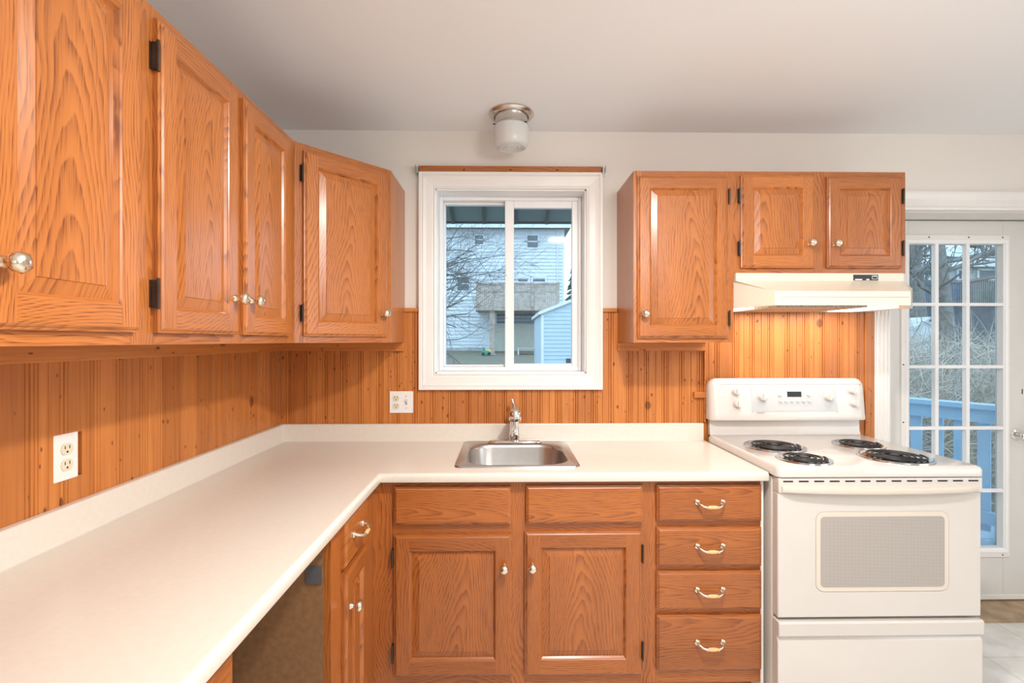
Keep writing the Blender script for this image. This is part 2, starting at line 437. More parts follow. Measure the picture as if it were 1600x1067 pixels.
# beaded pine boards: a sheet with real grooves
PITCH = 0.0875
def groove_xs(a, b):
    k = math.floor(a / PITCH) - 1; out = []
    while k * PITCH < b + .1:
        c = k * PITCH
        out.append((c, 0.0060, 0.0026))                       # V joint
        for d in ((-.011, .011) if k % 2 == 0 else (-.011, .011, .020)): out.append((c + d, 0.0035, 0.0016))
        if k % 3: out.append((c + 0.046, 0.003, 0.0015))
        k += 1
    return sorted(out)
def boards(mb, a, b, z0, z1, place):
    """place(u, depth) -> (x, y); depth 0 = face, positive = into the wall"""
    prof = [(a, 0.0)]
    for c, d, hw in groove_xs(a, b):
        if c - hw <= a + .001 or c + hw >= b - .001: continue
        prof += [(c - hw, 0.0), (c, d), (c + hw, 0.0)]
    prof.append((b, 0.0)); prof += [(b, 0.0115), (a, 0.0115)]
    n = len(prof)
    vs = [(*place(u, d), z0) for u, d in prof] + [(*place(u, d), z1) for u, d in prof]
    fs = [(i, (i+1) % n, n + (i+1) % n, n + i) for i in range(n)]
    # thin end strips
    for base in (0, n):
        for i in range(n - 3): pass
    mb.add(vs, fs)
TP = 0.012
PZ1 = gz(488, YW)
bk = MB(); pl = lambda u, d: (u, YW - TP + d)
TWX0, TWX1, TWZ0, TWZ1 = gx(656, YW), gx(939, YW), gz(607, YW), gz(272, YW)
boards(bk, XL+.012, TWX0, 0.90, PZ1, pl)
boards(bk, TWX0, TWX1, 0.90, TWZ0, pl)
PX1 = gx(1362, YW)
boards(bk, TWX1, PX1, 0.02, PZ1, pl)
o = struct('trim_1', bk, PINEB, smooth=False, recalc=False)
lf = MB(); pll = lambda u, d: (XL + TP - d, u)
OY0, OY1, OZ0, OZ1 = 1.200, 1.276, gz(775, 1.24), gz(672, 1.24)       # cut-out round the left outlet
OZ0, OZ1 = 1.060, 1.170
boards(lf, -1.2, OY0, 0.90, PZ1, pll); boards(lf, OY1, YW, 0.90, PZ1, pll)
boards(lf, OY0, OY1, 0.90, OZ0, pll); boards(lf, OY0, OY1, OZ1, PZ1, pll)
struct('trim_2', lf, PINEL, smooth=False, recalc=False)
struct('trim_10', MB().box(XL, XL+.002, OY0-.01, OY1+.01, OZ0-.01, OZ1+.01), PINEL)
# cap rail on top of the boards
mb = MB(); mb.box(-.49, TWX0, YW-.022, YW, PZ1, PZ1+.020); mb.box(TWX1, .556, YW-.022, YW, PZ1, PZ1+.020)
struct('trim_3', mb, PINEH, bevel=.004)
# rail under the wall cabinets
mb = MB(); mb.box(XL+.03, -.488, YW-.032, YW-TP, 1.352, 1.394)
mb.box(.555, gx(1103, 2.39), YW-.032, YW-TP, 1.352, 1.394); mb.box(gx(1103, 2.39)-.008, gx(1103, 2.39), YW-.024, YW-TP, 1.0, 1.352)
struct('trim_4', mb, PINEH, bevel=.003)
struct('trim_5', MB().box(XL+TP, XL+.032, -1.2, YW-.012, 1.352, 1.394), PINEHY, bevel=.003)
mb = MB(); mb.box(gx(1084, 2.39), gx(1118, 2.39), YW-.030, YW-TP, gz(622, 2.39), gz(613, 2.39))
struct('trim_6', mb, PINEH, bevel=.002)
mb = MB(); mb.box(gx(1352, 2.40)-.004, PX1, YW-.020, YW-TP, .02, PZ1)
struct('trim_7', mb, PINEB, bevel=.002)

# ---- casing: mitred picture-frame moulding round an opening
def casing(mb, x0, x1, z0, z1, wd, y, prof, sides='lrtb', mi=0):
    """prof: list of (t across from inner edge 0..wd outward, protrusion)"""
    def ring(t, p): return [(x0-t, y-p, z0-t), (x1+t, y-p, z0-t), (x1+t, y-p, z1+t), (x0-t, y-p, z1+t)]
    rings = [ring(t*wd, p) for t, p in prof]
    for k in range(len(rings)-1):
        a, b = rings[k], rings[k+1]
        for i, s in enumerate('brtl'):
            if s in sides: mb.add([a[i], a[(i+1) % 4], b[(i+1) % 4], b[i]], [(0,1,2,3)], mi)
CP = [(0, 0), (0, .012), (.06, .014), (.12, .010), (.2, .013), (.55, .016), (.75, .020), (.80, .016), (.86, .021), (1, .021), (1, 0)]
win = thing('window_1', 'white sliding window over the sink with moulded casing', 'window'); 
win['kind'] = 'structure'; del win['category']
mb = MB(); casing(mb, WX0, WX1, WZ0, WZ1, WX0-TWX0, YW-TP, CP)
mb.box(TWX0, TWX1, YW-TP, YW, WZ1, TWZ1); mb.box(TWX0, TWX1, YW-TP, YW, TWZ0, WZ0); mb.box(TWX0, WX0, YW-TP, YW, WZ0, WZ1); mb.box(WX1, TWX1, YW-TP, YW, WZ0, WZ1)
obj('casing', mb, TRIMM, win, smooth=False)
# reveal lining
mb = MB(); t = .006
mb.box(WX0, WX0+t, YW-.01, YO, WZ0, WZ1); mb.box(WX1-t, WX1, YW-.01, YO, WZ0, WZ1); mb.box(WX0, WX1, YW-.01, YO, WZ1-t, WZ1); mb.box(WX0, WX1, YW-.01, YO, WZ0, WZ0+t)
obj('reveal', mb, VINYL, win)
YF = 2.50
fx0, fx1, fz0, fz1 = WX0+t, WX1-t, WZ0+t, WZ1-t
mb = MB()
def frame(mb, x0, x1, z0, z1, l, r_, b_, t_, y0, y1, mi=0):
    mb.box(x0, x0+l, y0, y1, z0, z1, mi); mb.box(x1-r_, x1, y0, y1, z0, z1, mi)
    mb.box(x0+l, x1-r_, y0, y1, z0, z0+b_, mi); mb.box(x0+l, x1-r_, y0, y1, z1-t_, z1, mi)
frame(mb, fx0, fx1, fz0, fz1, .018, .018, .02, .02, YF, YF+.09)
mb.box(fx0, fx1, YF+.04, YF+.046, fz0+.02, fz0+.03); mb.box(fx0, fx1, YF+.04, YF+.046, fz1-.03, fz1-.02)
obj('window_frame', mb, VINYL, win, bevel=.003)
def sash(name, gx0, gx1, gy0, gy1, y, x0, x1, dz):
    a, b = gx(gx0, y), gx(gx1, y); zb, zt = gz(gy1, y), gz(gy0, y)
    mb = MB(); frame(mb, x0, x1, fz0+.012, fz1-.012-dz, a-x0, x1-b, zb-fz0-.012, fz1-.012-dz-zt, y-.016, y+.016)
    s = obj(name, mb, VINYL, win, bevel=.003)
    obj('pane', MB().box(a-.003, b+.003, y-.002, y+.002, zb-.003, zt+.003), GLASSW, s)
    return s
sash('sash', 697, 789, 322, 570, YF+.068, fx0+.012, gx(803, YF+.03), 0)
s2 = sash('sash', 803, 893, 326, 568, YF+.028, gx(789, YF+.03), fx1-.012, .004)
mb = MB(); zz = gz(423, YF); mb.rbox(gx(796, YF)-.007, gx(796, YF)+.007, YF-.004, YF+.012, gz(456, YF)-.02, gz(380, YF)-.03, .005)
mb = MB(); mb.rbox(gx(791, YF)-.004, gx(791, YF)+.008, YF, YF+.012, zz-.022, zz+.022, .004); mb.rbox(gx(791, YF)-.004, gx(791, YF)+.008, YF, YF+.012, zz-.24, zz-.20, .004)
obj('latch', mb, VINYL, s2, bevel=.001)

# curtain rail board above the window
cr = thing('curtain_rail', 'narrow stained wooden board with metal end brackets above the window', 'curtain rail', (gx(798, 2.39), 2.40, gz(266, 2.39)))
hw = (gx(940, 2.39) - gx(655, 2.39))/2
mb = MB(); mb.box(-hw, hw, -.012, .006, -.0205, .0205)
obj('board', mb, OAKH, cr, bevel=.002)
for k in (-.5, 0, .5): obj('screw', MB().lathe([(.0045, 0), (.0045, .002), (.002, .003)], (k*hw*1.02, -.012, .001), (0,-1,0), 10), BRONZE, cr)
for s in (-1, 1):
    mb = MB(); mb.box(s*hw, s*(hw+.022), .008, .0125, -.02, .022); mb.box(s*(hw+.001), s*(hw+.003), -.035, .012, -.018, .016)
    mb.box(s*(hw+.001), s*(hw+.016), -.012, -.010, -.014, .012); mb.box(s*(hw+.016), s*(hw+.018), -.03, -.010, -.012, .020)
    obj('bracket', mb, GALV, cr)

# ---- door
d1 = thing('door_1', 'white exterior door with fifteen glass lites', 'door'); d1['kind'] = 'structure'; del d1['category']
YD = 2.56
CXL = PX1
mb = MB()
# left fluted casing and the head casing
def flute(mb, u0, u1, n, put):
    prof = [(u0, .0), (u0, .018)]
    wv = (u1-u0)/n
    for k in range(n):
        a = u0 + k*wv
        prof += [(a+.15*wv, .020), (a+.35*wv, .014), (a+.65*wv, .014), (a+.85*wv, .020)]
    prof += [(u1, .018), (u1, 0)]
    put(prof)
def put_left(prof): mb.prism([(x, YW-p) for x, p in prof], 0.0, 2.14, 'z')
flute(mb, CXL, DX0, 4, put_left)
HZ0, HZ1 = gz(327, YW), gz(298, YW)
mb.prism([(YW, HZ0), (YW-.022, HZ0), (YW-.024, HZ0+.012), (YW-.018, HZ0+.02), (YW-.014, HZ0+.05), (YW-.017, HZ0+.055), (YW-.022, HZ1-.012), (YW-.022, HZ1), (YW, HZ1)], CXL, 3.0, 'x')
mb.prism([(DX1, YW), (DX1+.085, YW), (DX1+.085, YW-.02), (DX1, YW-.02)], 0, HZ0, 'z')
obj('casing', mb, TRIMM, d1, smooth=False)
mb = MB(); mb.box(DX0, DX0+.016, YW-.005, YD-.002, 0, DZ); mb.box(DX1-.016, DX1, YW-.005, YD-.002, 0, DZ); mb.box(DX0, DX1, YW-.0, YD-.002, DZ-.004, DZ)
obj('jamb', mb, TRIMM, d1, bevel=.002)
gX0, gX1, gZ0, gZ1 = gx(1420, YD), gx(1567, YD), gz(861, YD), gz(379, YD)
sx0, sx1, sz0, sz1 = DX0+.018, DX1-.018, .03, DZ-.008
mb = MB(); frame(mb, sx0, sx1, sz0, sz1, gX0-sx0, sx1-gX1, gZ0-sz0, sz1-gZ1, YD, YD+.042)
slab = obj('door_slab', mb, DOORM, d1, bevel=.002)
mb = MB(); casing(mb, gX0, gX1, gZ0, gZ1, .024, YD, [(0,.0),(0,.004),(.3,.010),(.7,.012),(1,.010),(1,0)])
fr = obj('lite_frame', mb, VINYL, d1, smooth=False)
casing_out = MB()
x0o, x1o, z0o, z1o = gx(1410, YD), gx(1578, YD), gz(873, YD), gz(366, YD)
casing(casing_out, gX0-.02, gX1+.004, gZ0-.02, gZ1+.02, .028, YD, [(0, .0), (0, .009), (.9, .008), (1, .003), (1, 0)])
obj('lite_surround', casing_out, TRIMM, d1, smooth=False)
mb = MB()
for zz in (0, .2, .4, .6, .8, 1):
    for xx in (gX0-.036, gX1+.022): mb.lathe([(.004, 0), (.004, .0015), (.002, .002)], (xx, YD-.008, gZ0+.06+zz*(gZ1-gZ0-.09)), (0,-1,0), 8)
for xx in (.2, .62, .98): 
    for zz in (gZ0-.034, gZ1+.034): mb.lathe([(.004, 0), (.004, .0015), (.002, .002)], (gX0+xx*(gX1-gX0), YD-.008, zz), (0,-1,0), 8)
obj('screw_caps', mb, BRONZE, d1)
mb = MB()
for px in (1463, 1511.5):
    c = gx(px, YD); mb.box(c-.009, c+.009, YD-.004, YD+.020, gZ0, gZ1)
for py in (475.5, 573, 669, 767):
    c = gz(py, YD, 2.2); mb.box(gX0, gX1, YD-.003, YD+.015, c-.008, c+.008)
obj('muntins', mb, VINYL, d1)
obj('pane', MB().box(gX0, gX1, YD+.034, YD+.038, gZ0, gZ1), GLASSD, d1)
mb = MB(); kx, kz = gx(1601, YD-.05), gz(684, YD-.05)
mb.lathe([(.0, 0), (.031, 0), (.031, .004), (.024, .008), (.012, .010), (.011, .028), (.022, .034), (.028, .045), (.027, .056), (.018, .063), (0.0, .064)], (kx+.01, YD, kz), (0,-1,0), 28)
obj('knob', mb, CHROME, d1)
mb = MB(); mb.box(sx0, sx1, YD-.006, YD, .03, .055)
obj('door_sweep', mb, TRIMM, d1, bevel=.002)
# small dark mark where a chain plate was
obj('key_plate', MB().box(gx(1597, YD)-.002, gx(1597, YD)+.002, YD-.002, YD, gz(617, YD), gz(609, YD)), BRONZE, d1)
mb = MB(); mb.prism([(YW-.02, 0.0), (YW-.01, .014), (YD+.04, .022), (YO, .022), (YO, 0)], DX0, DX1, 'x')
tag(struct('trim_8', mb, plain('worn_oak_threshold', (0.42, 0.30, 0.19), 0.6, var=0.25, scale=14)))
struct('baseboard_back', MB().box(DX1+.085, XR, YW-.012, YW, 0, .09), TRIMM, bevel=.003)

# ------------------------------------------------------------------ cabinetry
def make_knob(parent, x, z, y):
    mb = MB()
    mb.lathe([(.0, 0), (.0095, 0), (.0105, .003), (.0075, .007), (.0055, .012), (.0055, .016), (.010, .019), (.0150, .023), (.0168, .029), (.0150, .035), (.0095, .0395), (.003, .041), (0, .041)],
             (0, 0, 0), (0,-1,0), 20, twist=.07, lobes=5)
    return obj('knob', mb, BRASS, parent, loc=(x, y, z), angle=50)
def make_pull(parent, x, z, y):
    mb = MB()
    for s in (-1, 1):
        mb.lathe([(0, 0), (.011, 0), (.0115, .003), (.009, .006), (0.0, .008)], (s*.048, 0, .006), (0,-1,0), 14)
        mb.tube([(s*.048, -.004, .006), (s*.045, -.016, .003), (s*.034, -.025, -.002), (s*.022, -.028, -.005)], [.0055, .0042, .004, .005], 8)
        mb.lathe([(.0, 0), (.0065, 0), (.0065, .004), (0, .004)], (s*.019, -.028, -.005), (s, 0, 0), 12)
    mb.lathe([(0, -.019), (.0048, -.019), (.0068, -.008), (.0068, .008), (.0048, .019), (0, .019)], (0, -.028, -.005), (1, 0, 0), 14, mi=1)
    return obj('handle', mb, [BRASS, CERAM], parent, loc=(x, y, z), angle=50)
def make_hinge(parent, side, hw_, z, y):
    s = -1 if side == 'L' else 1
    mb = MB(); x = s*(hw_ + .004)
    mb.box(x - .003, x + .003, y + .002, y + .016, z - .030, z + .030)
    mb.box(x, x + s*.006, y + .017, y + .020, z - .030, z + .030)
    mb.tube([(x + s*.001, y + .002, z - .034), (x + s*.001, y + .002, z + .034)], .0036, 8)
    return obj('hinge', mb, BRONZE, parent)
DT = .019
def make_door(parent, x0, x1, z0, z1, knob=None, knobz=None, hinge=None, rail=.052, drop=0.0, y=0.0):
    """raised panel door in front of the face frame; its own origin is its centre"""
    W, H = (x1-x0)/2, (z1-z0)/2
    mb = MB()
    lv = [(0, 0), (0, -.012), (.005, -.0135), (.006, -.016), (.010, -DT)]
    def ring(i, yy): return [(-W+i, yy, -H+i), (W-i, yy, -H+i), (W-i, yy, H-i), (-W+i, yy, H-i)]
    def band(r0, r1, ms):
        for i in range(4): mb.add([r0[i], r0[(i+1) % 4], r1[(i+1) % 4], r1[i]], [(0,1,2,3)], ms[i % 2])
    for (i0, a), (i1, b) in zip(lv, lv[1:]): band(ring(i0, a), ring(i1, b), (1, 0))
    s = rail; e = .010
    for xa, xb in ((-W+e, -W+s), (W-s, W-e)): mb.add([(xa,-DT,-H+e), (xb,-DT,-H+e), (xb,-DT,H-e), (xa,-DT,H-e)], [(0,1,2,3)], 0)
    for za, zb in ((-H+e, -H+s), (H-s, H-e)): mb.add([(-W+s,-DT,za), (W-s,-DT,za), (W-s,-DT,zb), (-W+s,-DT,zb)], [(0,1,2,3)], 1)
    iv = [(s, -DT), (s+.003, -.0165), (s+.004, -.0145), (s+.009, -.0085)]
    for (i0, a), (i1, b) in zip(iv, iv[1:]): band(ring(i0, a), ring(i1, b), (1, 0))
    pv = [(s+.009, -.0085), (s+.034, -.0145), (s+.035, -.0165)]
    for (i0, a), (i1, b) in zip(pv, pv[1:]): band(ring(i0, a), ring(i1, b), (2, 2))
    mb.add(ring(s+.035, -.0165), [(0,1,2,3)], 2)
    mb.add(ring(0, 0), [(3,2,1,0)], 0)
    d = obj('door', mb, [OAKS, OAKH, OAKV], parent, loc=((x0+x1)/2, y, (z0+z1)/2), smooth=False)
    if knob: make_knob(d, (-W+.027 if knob == 'L' else W-.027), knobz-(z0+z1)/2, -DT)
    if hinge:
        for zz in (-H+.085, H-.085): make_hinge(d, hinge, W, zz, -DT)
    return d
def make_drawer(parent, x0, x1, z0, z1, pull=True, name='drawer', y=0.0):
    W, H = (x1-x0)/2, (z1-z0)/2
    mb = MB()
    lv = [(0, 0), (0, -.012), (.004, -.0135), (.005, -.016), (.010, -DT)]
    def ring(i, yy): return [(-W+i, yy, -H+i), (W-i, yy, -H+i), (W-i, yy, H-i), (-W+i, yy, H-i)]
    mb.loops([ring(i, a) for i, a in lv])
    d = obj(name, mb, OAKH, parent, loc=((x0+x1)/2, y, (z0+z1)/2), smooth=False)
    if pull: make_pull(d, 0, 0, -DT)
    return d
def face_frame(parent, w, h, stiles, rails, t=.02):
    """stiles: (x0,x1,z0,z1); rails: (x0,x1,z0,z1)"""
    mb = MB()
    for a in stiles: mb.box(a[0], a[1], 0, t, a[2], a[3], 0)
    for a in rails: mb.box(a[0], a[1], .0004, t, a[2], a[3], 1)
    return obj('face_frame', mb, [OAKS, OAKH], parent, smooth=False)

# --- wall cabinets
ZB, ZT = 1.394, 2.134
H = ZT-ZB
d0, dtop = 1.420-ZB, 2.108-ZB
kz = 1.520-ZB
def left_wall_cabinet(y0, label, last):
    t = thing('wall_cabinet', label, 'cabinet', (-.77, y0, ZB), PI/2, 'oak wall cabinets')
    wd = .72 if not last else .757
    obj('cabinet_box', MB().box(0.0005, wd-.0005, .02, .327 - TP*0, 0, H), OAKV, t, smooth=False)
    face_frame(t, wd, H, [(0, .04, 0, H), (.345, .392, 0, H), (.69, wd, 0, H)], [(.04, .345, 0, .035), (.392, .69, 0, .035), (.04, .345, H-.035, H), (.392, .69, H-.035, H)])
    make_door(t, .033, .352, d0, dtop, 'R', kz, 'L')
    make_door(t, .385, .697, d0, dtop, 'L', kz, None)
    return t
left_wall_cabinet(1.05, 'oak wall cabinet with two narrow doors and paired knobs, left of the angled cabinet', True)
left_wall_cabinet(0.3295, 'nearest oak wall cabinet at far left, its door cut off by the picture edge', False)
# --- corner cabinet
P = Vector((-.77, 1.8075)); Q = Vector((-.488, 2.113))
ang = math.atan2(Q.y-P.y, Q.x-P.x); wc = (Q-P).length
t = thing('wall_cabinet', 'angled oak corner wall cabinet with one wide door left of the window', 'cabinet', (P.x, P.y, ZB), ang, 'oak wall cabinets')
inv = Matrix.Rotation(-ang, 2)
def loc2(x, y): v = inv @ (Vector((x, y)) - P); return (v.x, v.y)
poly = [loc2(-.770, 1.808), loc2(XL+.002, 1.808), loc2(XL+.002, YW-.002), loc2(-.488, YW-.002), loc2(-.488, 2.113)]
dx = .02
poly = [(0.012, .014)] + poly[1:4] + [(wc-.001, .02)]
obj('cabinet_box', MB().prism([loc2(-.785, 1.8085), loc2(XL+.002, 1.8085), loc2(XL+.002, YW-.002), loc2(-.488, YW-.002), loc2(-.488, 2.120), (wc-.014, .0195), (.018, .0195)], 0, H), OAKV, t, smooth=False)
face_frame(t, wc, H, [(0, .04, 0, H), (wc-.04, wc, 0, H)], [(.04, wc-.04, 0, .035), (.04, wc-.04, H-.035, H)])
make_door(t, .030, wc-.024, d0, dtop, 'R', gz(490, 2.06)-ZB, 'L')
# --- tall cabinet right of the window
X1, X2, X3 = gx(990, 2.10), gx(1146, 2.10), gx(1414.5, 2.10)
wt = X2-X1
t = thing('wall_cabinet', 'tall single-door oak wall cabinet between the window and the range hood', 'cabinet', (X1, 2.10, ZB), 0, 'oak wall cabinets')
obj('cabinet_box', MB().box(0, wt-.0005, .02, YW-2.10-.001, 0, H), OAKV, t, smooth=False)
face_frame(t, wt, H, [(0, .035, 0, H), (wt-.04, wt, 0, H)], [(.035, wt-.04, 0, .035), (.035, wt-.04, H-.035, H)])
YDF = 2.081
make_door(t, gx(997, YDF)-X1, gx(1139, YDF)-X1, gz(528, YDF)-ZB, gz(273, YDF)-ZB, 'L', gz(490, YDF)-ZB, 'R', rail=.050)
# --- short cabinet over the hood
ZB2 = gz(426, 2.10); H2 = ZT-ZB2; ws = X3-X2
t = thing('wall_cabinet', 'short two-door oak wall cabinet directly above the range hood', 'cabinet', (X2, 2.10, ZB2), 0, 'oak wall cabinets')
obj('cabinet_box', MB().box(.0005, ws, .02, YW-2.10-.001, 0, H2), OAKV, t, smooth=False)
m0, m1 = gx(1270, 2.1)-X2, gx(1298, 2.1)-X2
face_frame(t, ws, H2, [(0, .04, 0, H2), (m0, m1, 0, H2), (ws-.03, ws, 0, H2)], [(.04, m0, 0, .03), (m1, ws-.03, 0, .03), (.04, m0, H2-.03, H2), (m1, ws-.03, H2-.03, H2)])
make_door(t, gx(1159, YDF)-X2, gx(1274, YDF)-X2, gz(417, YDF)-ZB2, gz(271, YDF)-ZB2, 'R', gz(379, YDF)-ZB2, 'L', rail=.05)
make_door(t, gx(1294, YDF)-X2, gx(1411, YDF)-X2, gz(417, YDF)-ZB2, gz(272, YDF)-ZB2, 'L', gz(380, YDF)-ZB2, 'R', rail=.05)

# --- base cabinets
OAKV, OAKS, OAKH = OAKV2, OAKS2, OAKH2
YFF = 1.835; YFD = YFF-DT; CZ = .914; CB = .882
XI = -.49
LB = .115
xs = gx(1016, YFF); xe = .968
def Xd(px): return gx(px, YFD)
def Zd(py): return gz(py, YFD)
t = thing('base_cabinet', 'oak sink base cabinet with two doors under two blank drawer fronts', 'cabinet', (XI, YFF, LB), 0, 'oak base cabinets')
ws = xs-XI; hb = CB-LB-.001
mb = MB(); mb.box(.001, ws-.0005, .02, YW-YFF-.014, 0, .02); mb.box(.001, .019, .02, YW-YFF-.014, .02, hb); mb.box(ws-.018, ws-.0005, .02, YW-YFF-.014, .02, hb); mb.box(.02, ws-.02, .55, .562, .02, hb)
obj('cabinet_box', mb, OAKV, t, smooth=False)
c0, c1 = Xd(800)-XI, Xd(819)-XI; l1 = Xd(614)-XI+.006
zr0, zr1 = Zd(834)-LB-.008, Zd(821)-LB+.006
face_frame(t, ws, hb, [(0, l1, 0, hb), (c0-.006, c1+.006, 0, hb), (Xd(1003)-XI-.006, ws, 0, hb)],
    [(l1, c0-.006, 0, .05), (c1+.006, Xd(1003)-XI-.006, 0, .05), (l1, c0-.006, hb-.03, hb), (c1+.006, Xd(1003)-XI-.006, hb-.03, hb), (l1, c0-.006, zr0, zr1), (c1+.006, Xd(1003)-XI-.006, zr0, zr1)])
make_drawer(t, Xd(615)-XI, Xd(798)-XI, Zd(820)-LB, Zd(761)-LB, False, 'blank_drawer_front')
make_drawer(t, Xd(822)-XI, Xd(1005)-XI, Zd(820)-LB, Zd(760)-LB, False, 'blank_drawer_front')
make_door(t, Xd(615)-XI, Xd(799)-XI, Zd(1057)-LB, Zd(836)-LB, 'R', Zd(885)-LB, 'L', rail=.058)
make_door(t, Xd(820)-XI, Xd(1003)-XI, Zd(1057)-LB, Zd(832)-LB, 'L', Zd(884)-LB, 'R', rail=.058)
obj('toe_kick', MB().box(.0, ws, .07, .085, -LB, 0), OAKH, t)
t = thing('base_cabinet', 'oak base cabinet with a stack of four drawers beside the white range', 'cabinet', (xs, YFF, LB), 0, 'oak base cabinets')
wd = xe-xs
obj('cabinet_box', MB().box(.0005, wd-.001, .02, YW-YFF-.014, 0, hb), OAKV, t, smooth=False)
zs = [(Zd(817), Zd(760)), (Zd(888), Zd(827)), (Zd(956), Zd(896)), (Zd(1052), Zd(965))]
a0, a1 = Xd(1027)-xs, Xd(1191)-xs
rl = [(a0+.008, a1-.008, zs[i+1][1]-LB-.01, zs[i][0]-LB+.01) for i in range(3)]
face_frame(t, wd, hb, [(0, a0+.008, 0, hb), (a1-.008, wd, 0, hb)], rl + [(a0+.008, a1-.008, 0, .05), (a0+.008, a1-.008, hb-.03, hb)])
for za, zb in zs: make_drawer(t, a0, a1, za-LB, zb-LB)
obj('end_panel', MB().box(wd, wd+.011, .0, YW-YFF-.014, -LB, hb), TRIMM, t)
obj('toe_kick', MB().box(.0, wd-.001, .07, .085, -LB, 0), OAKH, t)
def left_base(y0, wdt, label, dx0, dx1, end_at_start=True):
    t = thing('base_cabinet', label, 'cabinet', (XI, y0, LB), PI/2, 'oak base cabinets')
    dep = XI-XL-.014
    mb = MB()
    mb.box(0, wdt, .02, dep, 0, .018); mb.box(.018, wdt, dep-.01, dep, .018, hb)
    mb.box(0.004, wdt, .02, .3, hb-.02, hb)
    obj('cabinet_box', mb, MDF, t, smooth=False)
    obj('side_panel', MB().box(0.0, .018, .02, dep, .018-LB, hb), MDF, t)
    if not end_at_start: obj('side_panel', MB().box(wdt-.018, wdt-.0, .0205, dep, .018-LB, hb), MDF, t)
    face_frame(t, wdt, hb, [(0, dx0+.01, 0, hb), (dx1-.01, wdt, 0, hb)], [(dx0+.01, dx1-.01, 0, .05), (dx0+.01, dx1-.01, hb-.02, hb), (dx0+.01, dx1-.01, .572, .60)])
    make_drawer(t, dx0, dx1, Zd(820)-LB, .862-LB)
    make_door(t, dx0, dx1, .154-LB, .700-LB, 'L', .595-LB, None)
    obj('toe_kick', MB().box(0.02, wdt-.02, .07, .085, -LB, 0), OAKH, t)
    return t
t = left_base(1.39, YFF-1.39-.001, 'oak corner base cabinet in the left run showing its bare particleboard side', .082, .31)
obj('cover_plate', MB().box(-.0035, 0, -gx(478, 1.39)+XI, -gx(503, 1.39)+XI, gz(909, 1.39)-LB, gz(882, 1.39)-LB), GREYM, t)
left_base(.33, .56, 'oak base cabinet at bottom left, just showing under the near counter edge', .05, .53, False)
# the open bay where a dishwasher was
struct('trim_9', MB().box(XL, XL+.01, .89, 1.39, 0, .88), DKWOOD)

# ------------------------------------------------------------------ countertop
XCF = -.452; YCF = 1.80; XCE = .981
SX0, SX1, SY0, SY1 = gx(712, 1.885), gx(905, 1.885), 1.90, 2.35
ct = thing('countertop', 'cream laminate L-shaped countertop with rounded edge and backsplash', 'countertop', (0, 0, CB))
h = CZ-CB
mb = MB()
# slab pieces round the sink cut-out
y0c = YCF+.012; x0c = XL+TP+.001; ybk = YW-TP-.001
mb.box(x0c, SX0, y0c, ybk, 0, h); mb.box(SX1, XCE, y0c, ybk, 0, h); mb.box(SX0, SX1, y0c, SY0, 0, h); mb.box(SX0, SX1, SY1, ybk, 0, h)
mb.box(x0c, XCF-.012, -.6, y0c, 0, h)
obj('worktop', mb, COUNTM, ct, smooth=False)
# rounded front edges, mitred at the inner corner
def nose(p): # profile across: (offset outward from slab edge, z)
    return p
prof = [(0, h)] + [(.012*math.sin(R(a)), h - .012 + .012*math.cos(R(a))) for a in range(10, 91, 10)] + [(.012, .004), (.010, .0), (0, 0)]
ringsA = [[(XCF-.012+o_, y0c-o_, z) for o_, z in prof], [(XCE, y0c-o_, z) for o_, z in prof]]
ringsB = [[(XCF-.012+o_, y0c-o_, z) for o_, z in prof], [(XCF-.012+o_, -.6, z) for o_, z in prof]]
mb = MB(); mb.loops(ringsA); mb.loops(ringsB)
obj('front_edge', mb, COUNTM, ct, angle=30)
bs = .998-CB
def bsp(t0): # backsplash section: (distance from wall, z)
    return [(0, h), (0, bs)] + [(t0 - .006 + .006*math.sin(R(a)), bs-.006+.006*math.cos(R(a))) for a in range(0, 91, 15)] + [(t0, h+.006), (t0+.002, h+.002), (t0+.006, h+.0002)]
pr = bsp(.020)
mb = MB()
mb.loops([[(x0c+d, ybk-d, z) for d, z in pr], [(XCE-.006, ybk-d, z) for d, z in pr]])
mb.loops([[(x0c+d, ybk-d, z) for d, z in pr], [(x0c+d, -.6, z) for d, z in pr]])
obj('backsplash', mb, COUNTM, ct, angle=30)

# ------------------------------------------------------------------ sink
sk = thing('sink', 'small square stainless steel drop-in sink below the window', 'sink', ((SX0+SX1)/2, (1.88+2.362)/2, CZ))
hx = (gx(908, 1.88)-gx(708, 1.88))/2; hy = (2.362-1.88)/2
mb = MB()
def rrr(x0, x1, y0, y1, r, z, seg=6): return [(x, y, z) for x, y in rr(x0, x1, y0, y1, r, seg)]
bx = hx-.032; by0 = -hy+.028; by1 = hy-.075
rings = [rrr(-hx, hx, -hy, hy, .03, .0), rrr(-hx+.002, hx-.002, -hy+.002, hy-.002, .03, .005), rrr(-hx+.008, hx-.008, -hy+.008, hy-.008, .028, .0065),
         rrr(-hx+.014, hx-.014, -hy+.014, hy-.014, .026, .004),
         rrr(-bx, bx, by0, by1, .105, .004), rrr(-bx+.004, bx-.004, by0+.004, by1-.004, .102, .0), rrr(-bx+.008, bx-.008, by0+.008, by1-.008, .10, -.012), rrr(-bx+.018, bx-.018, by0+.018, by1-.018, .095, -.13),
         rrr(-bx+.035, bx-.035, by0+.035, by1-.035, .08, -.152), rrr(-bx+.06, bx-.06, by0+.06, by1-.06, .06, -.158)]
mb.loops(rings, True, False, True)
basin = obj('basin', mb, STEEL, sk, angle=50, recalc=False)
mb = MB().lathe([(0, 0), (.042, 0), (.042, .003), (.036, .004), (.030, .001), (.0, .001)], (0, (by0+by1)/2, -.158), (0,0,1), 28)
obj('drain', mb, CHROME, sk)
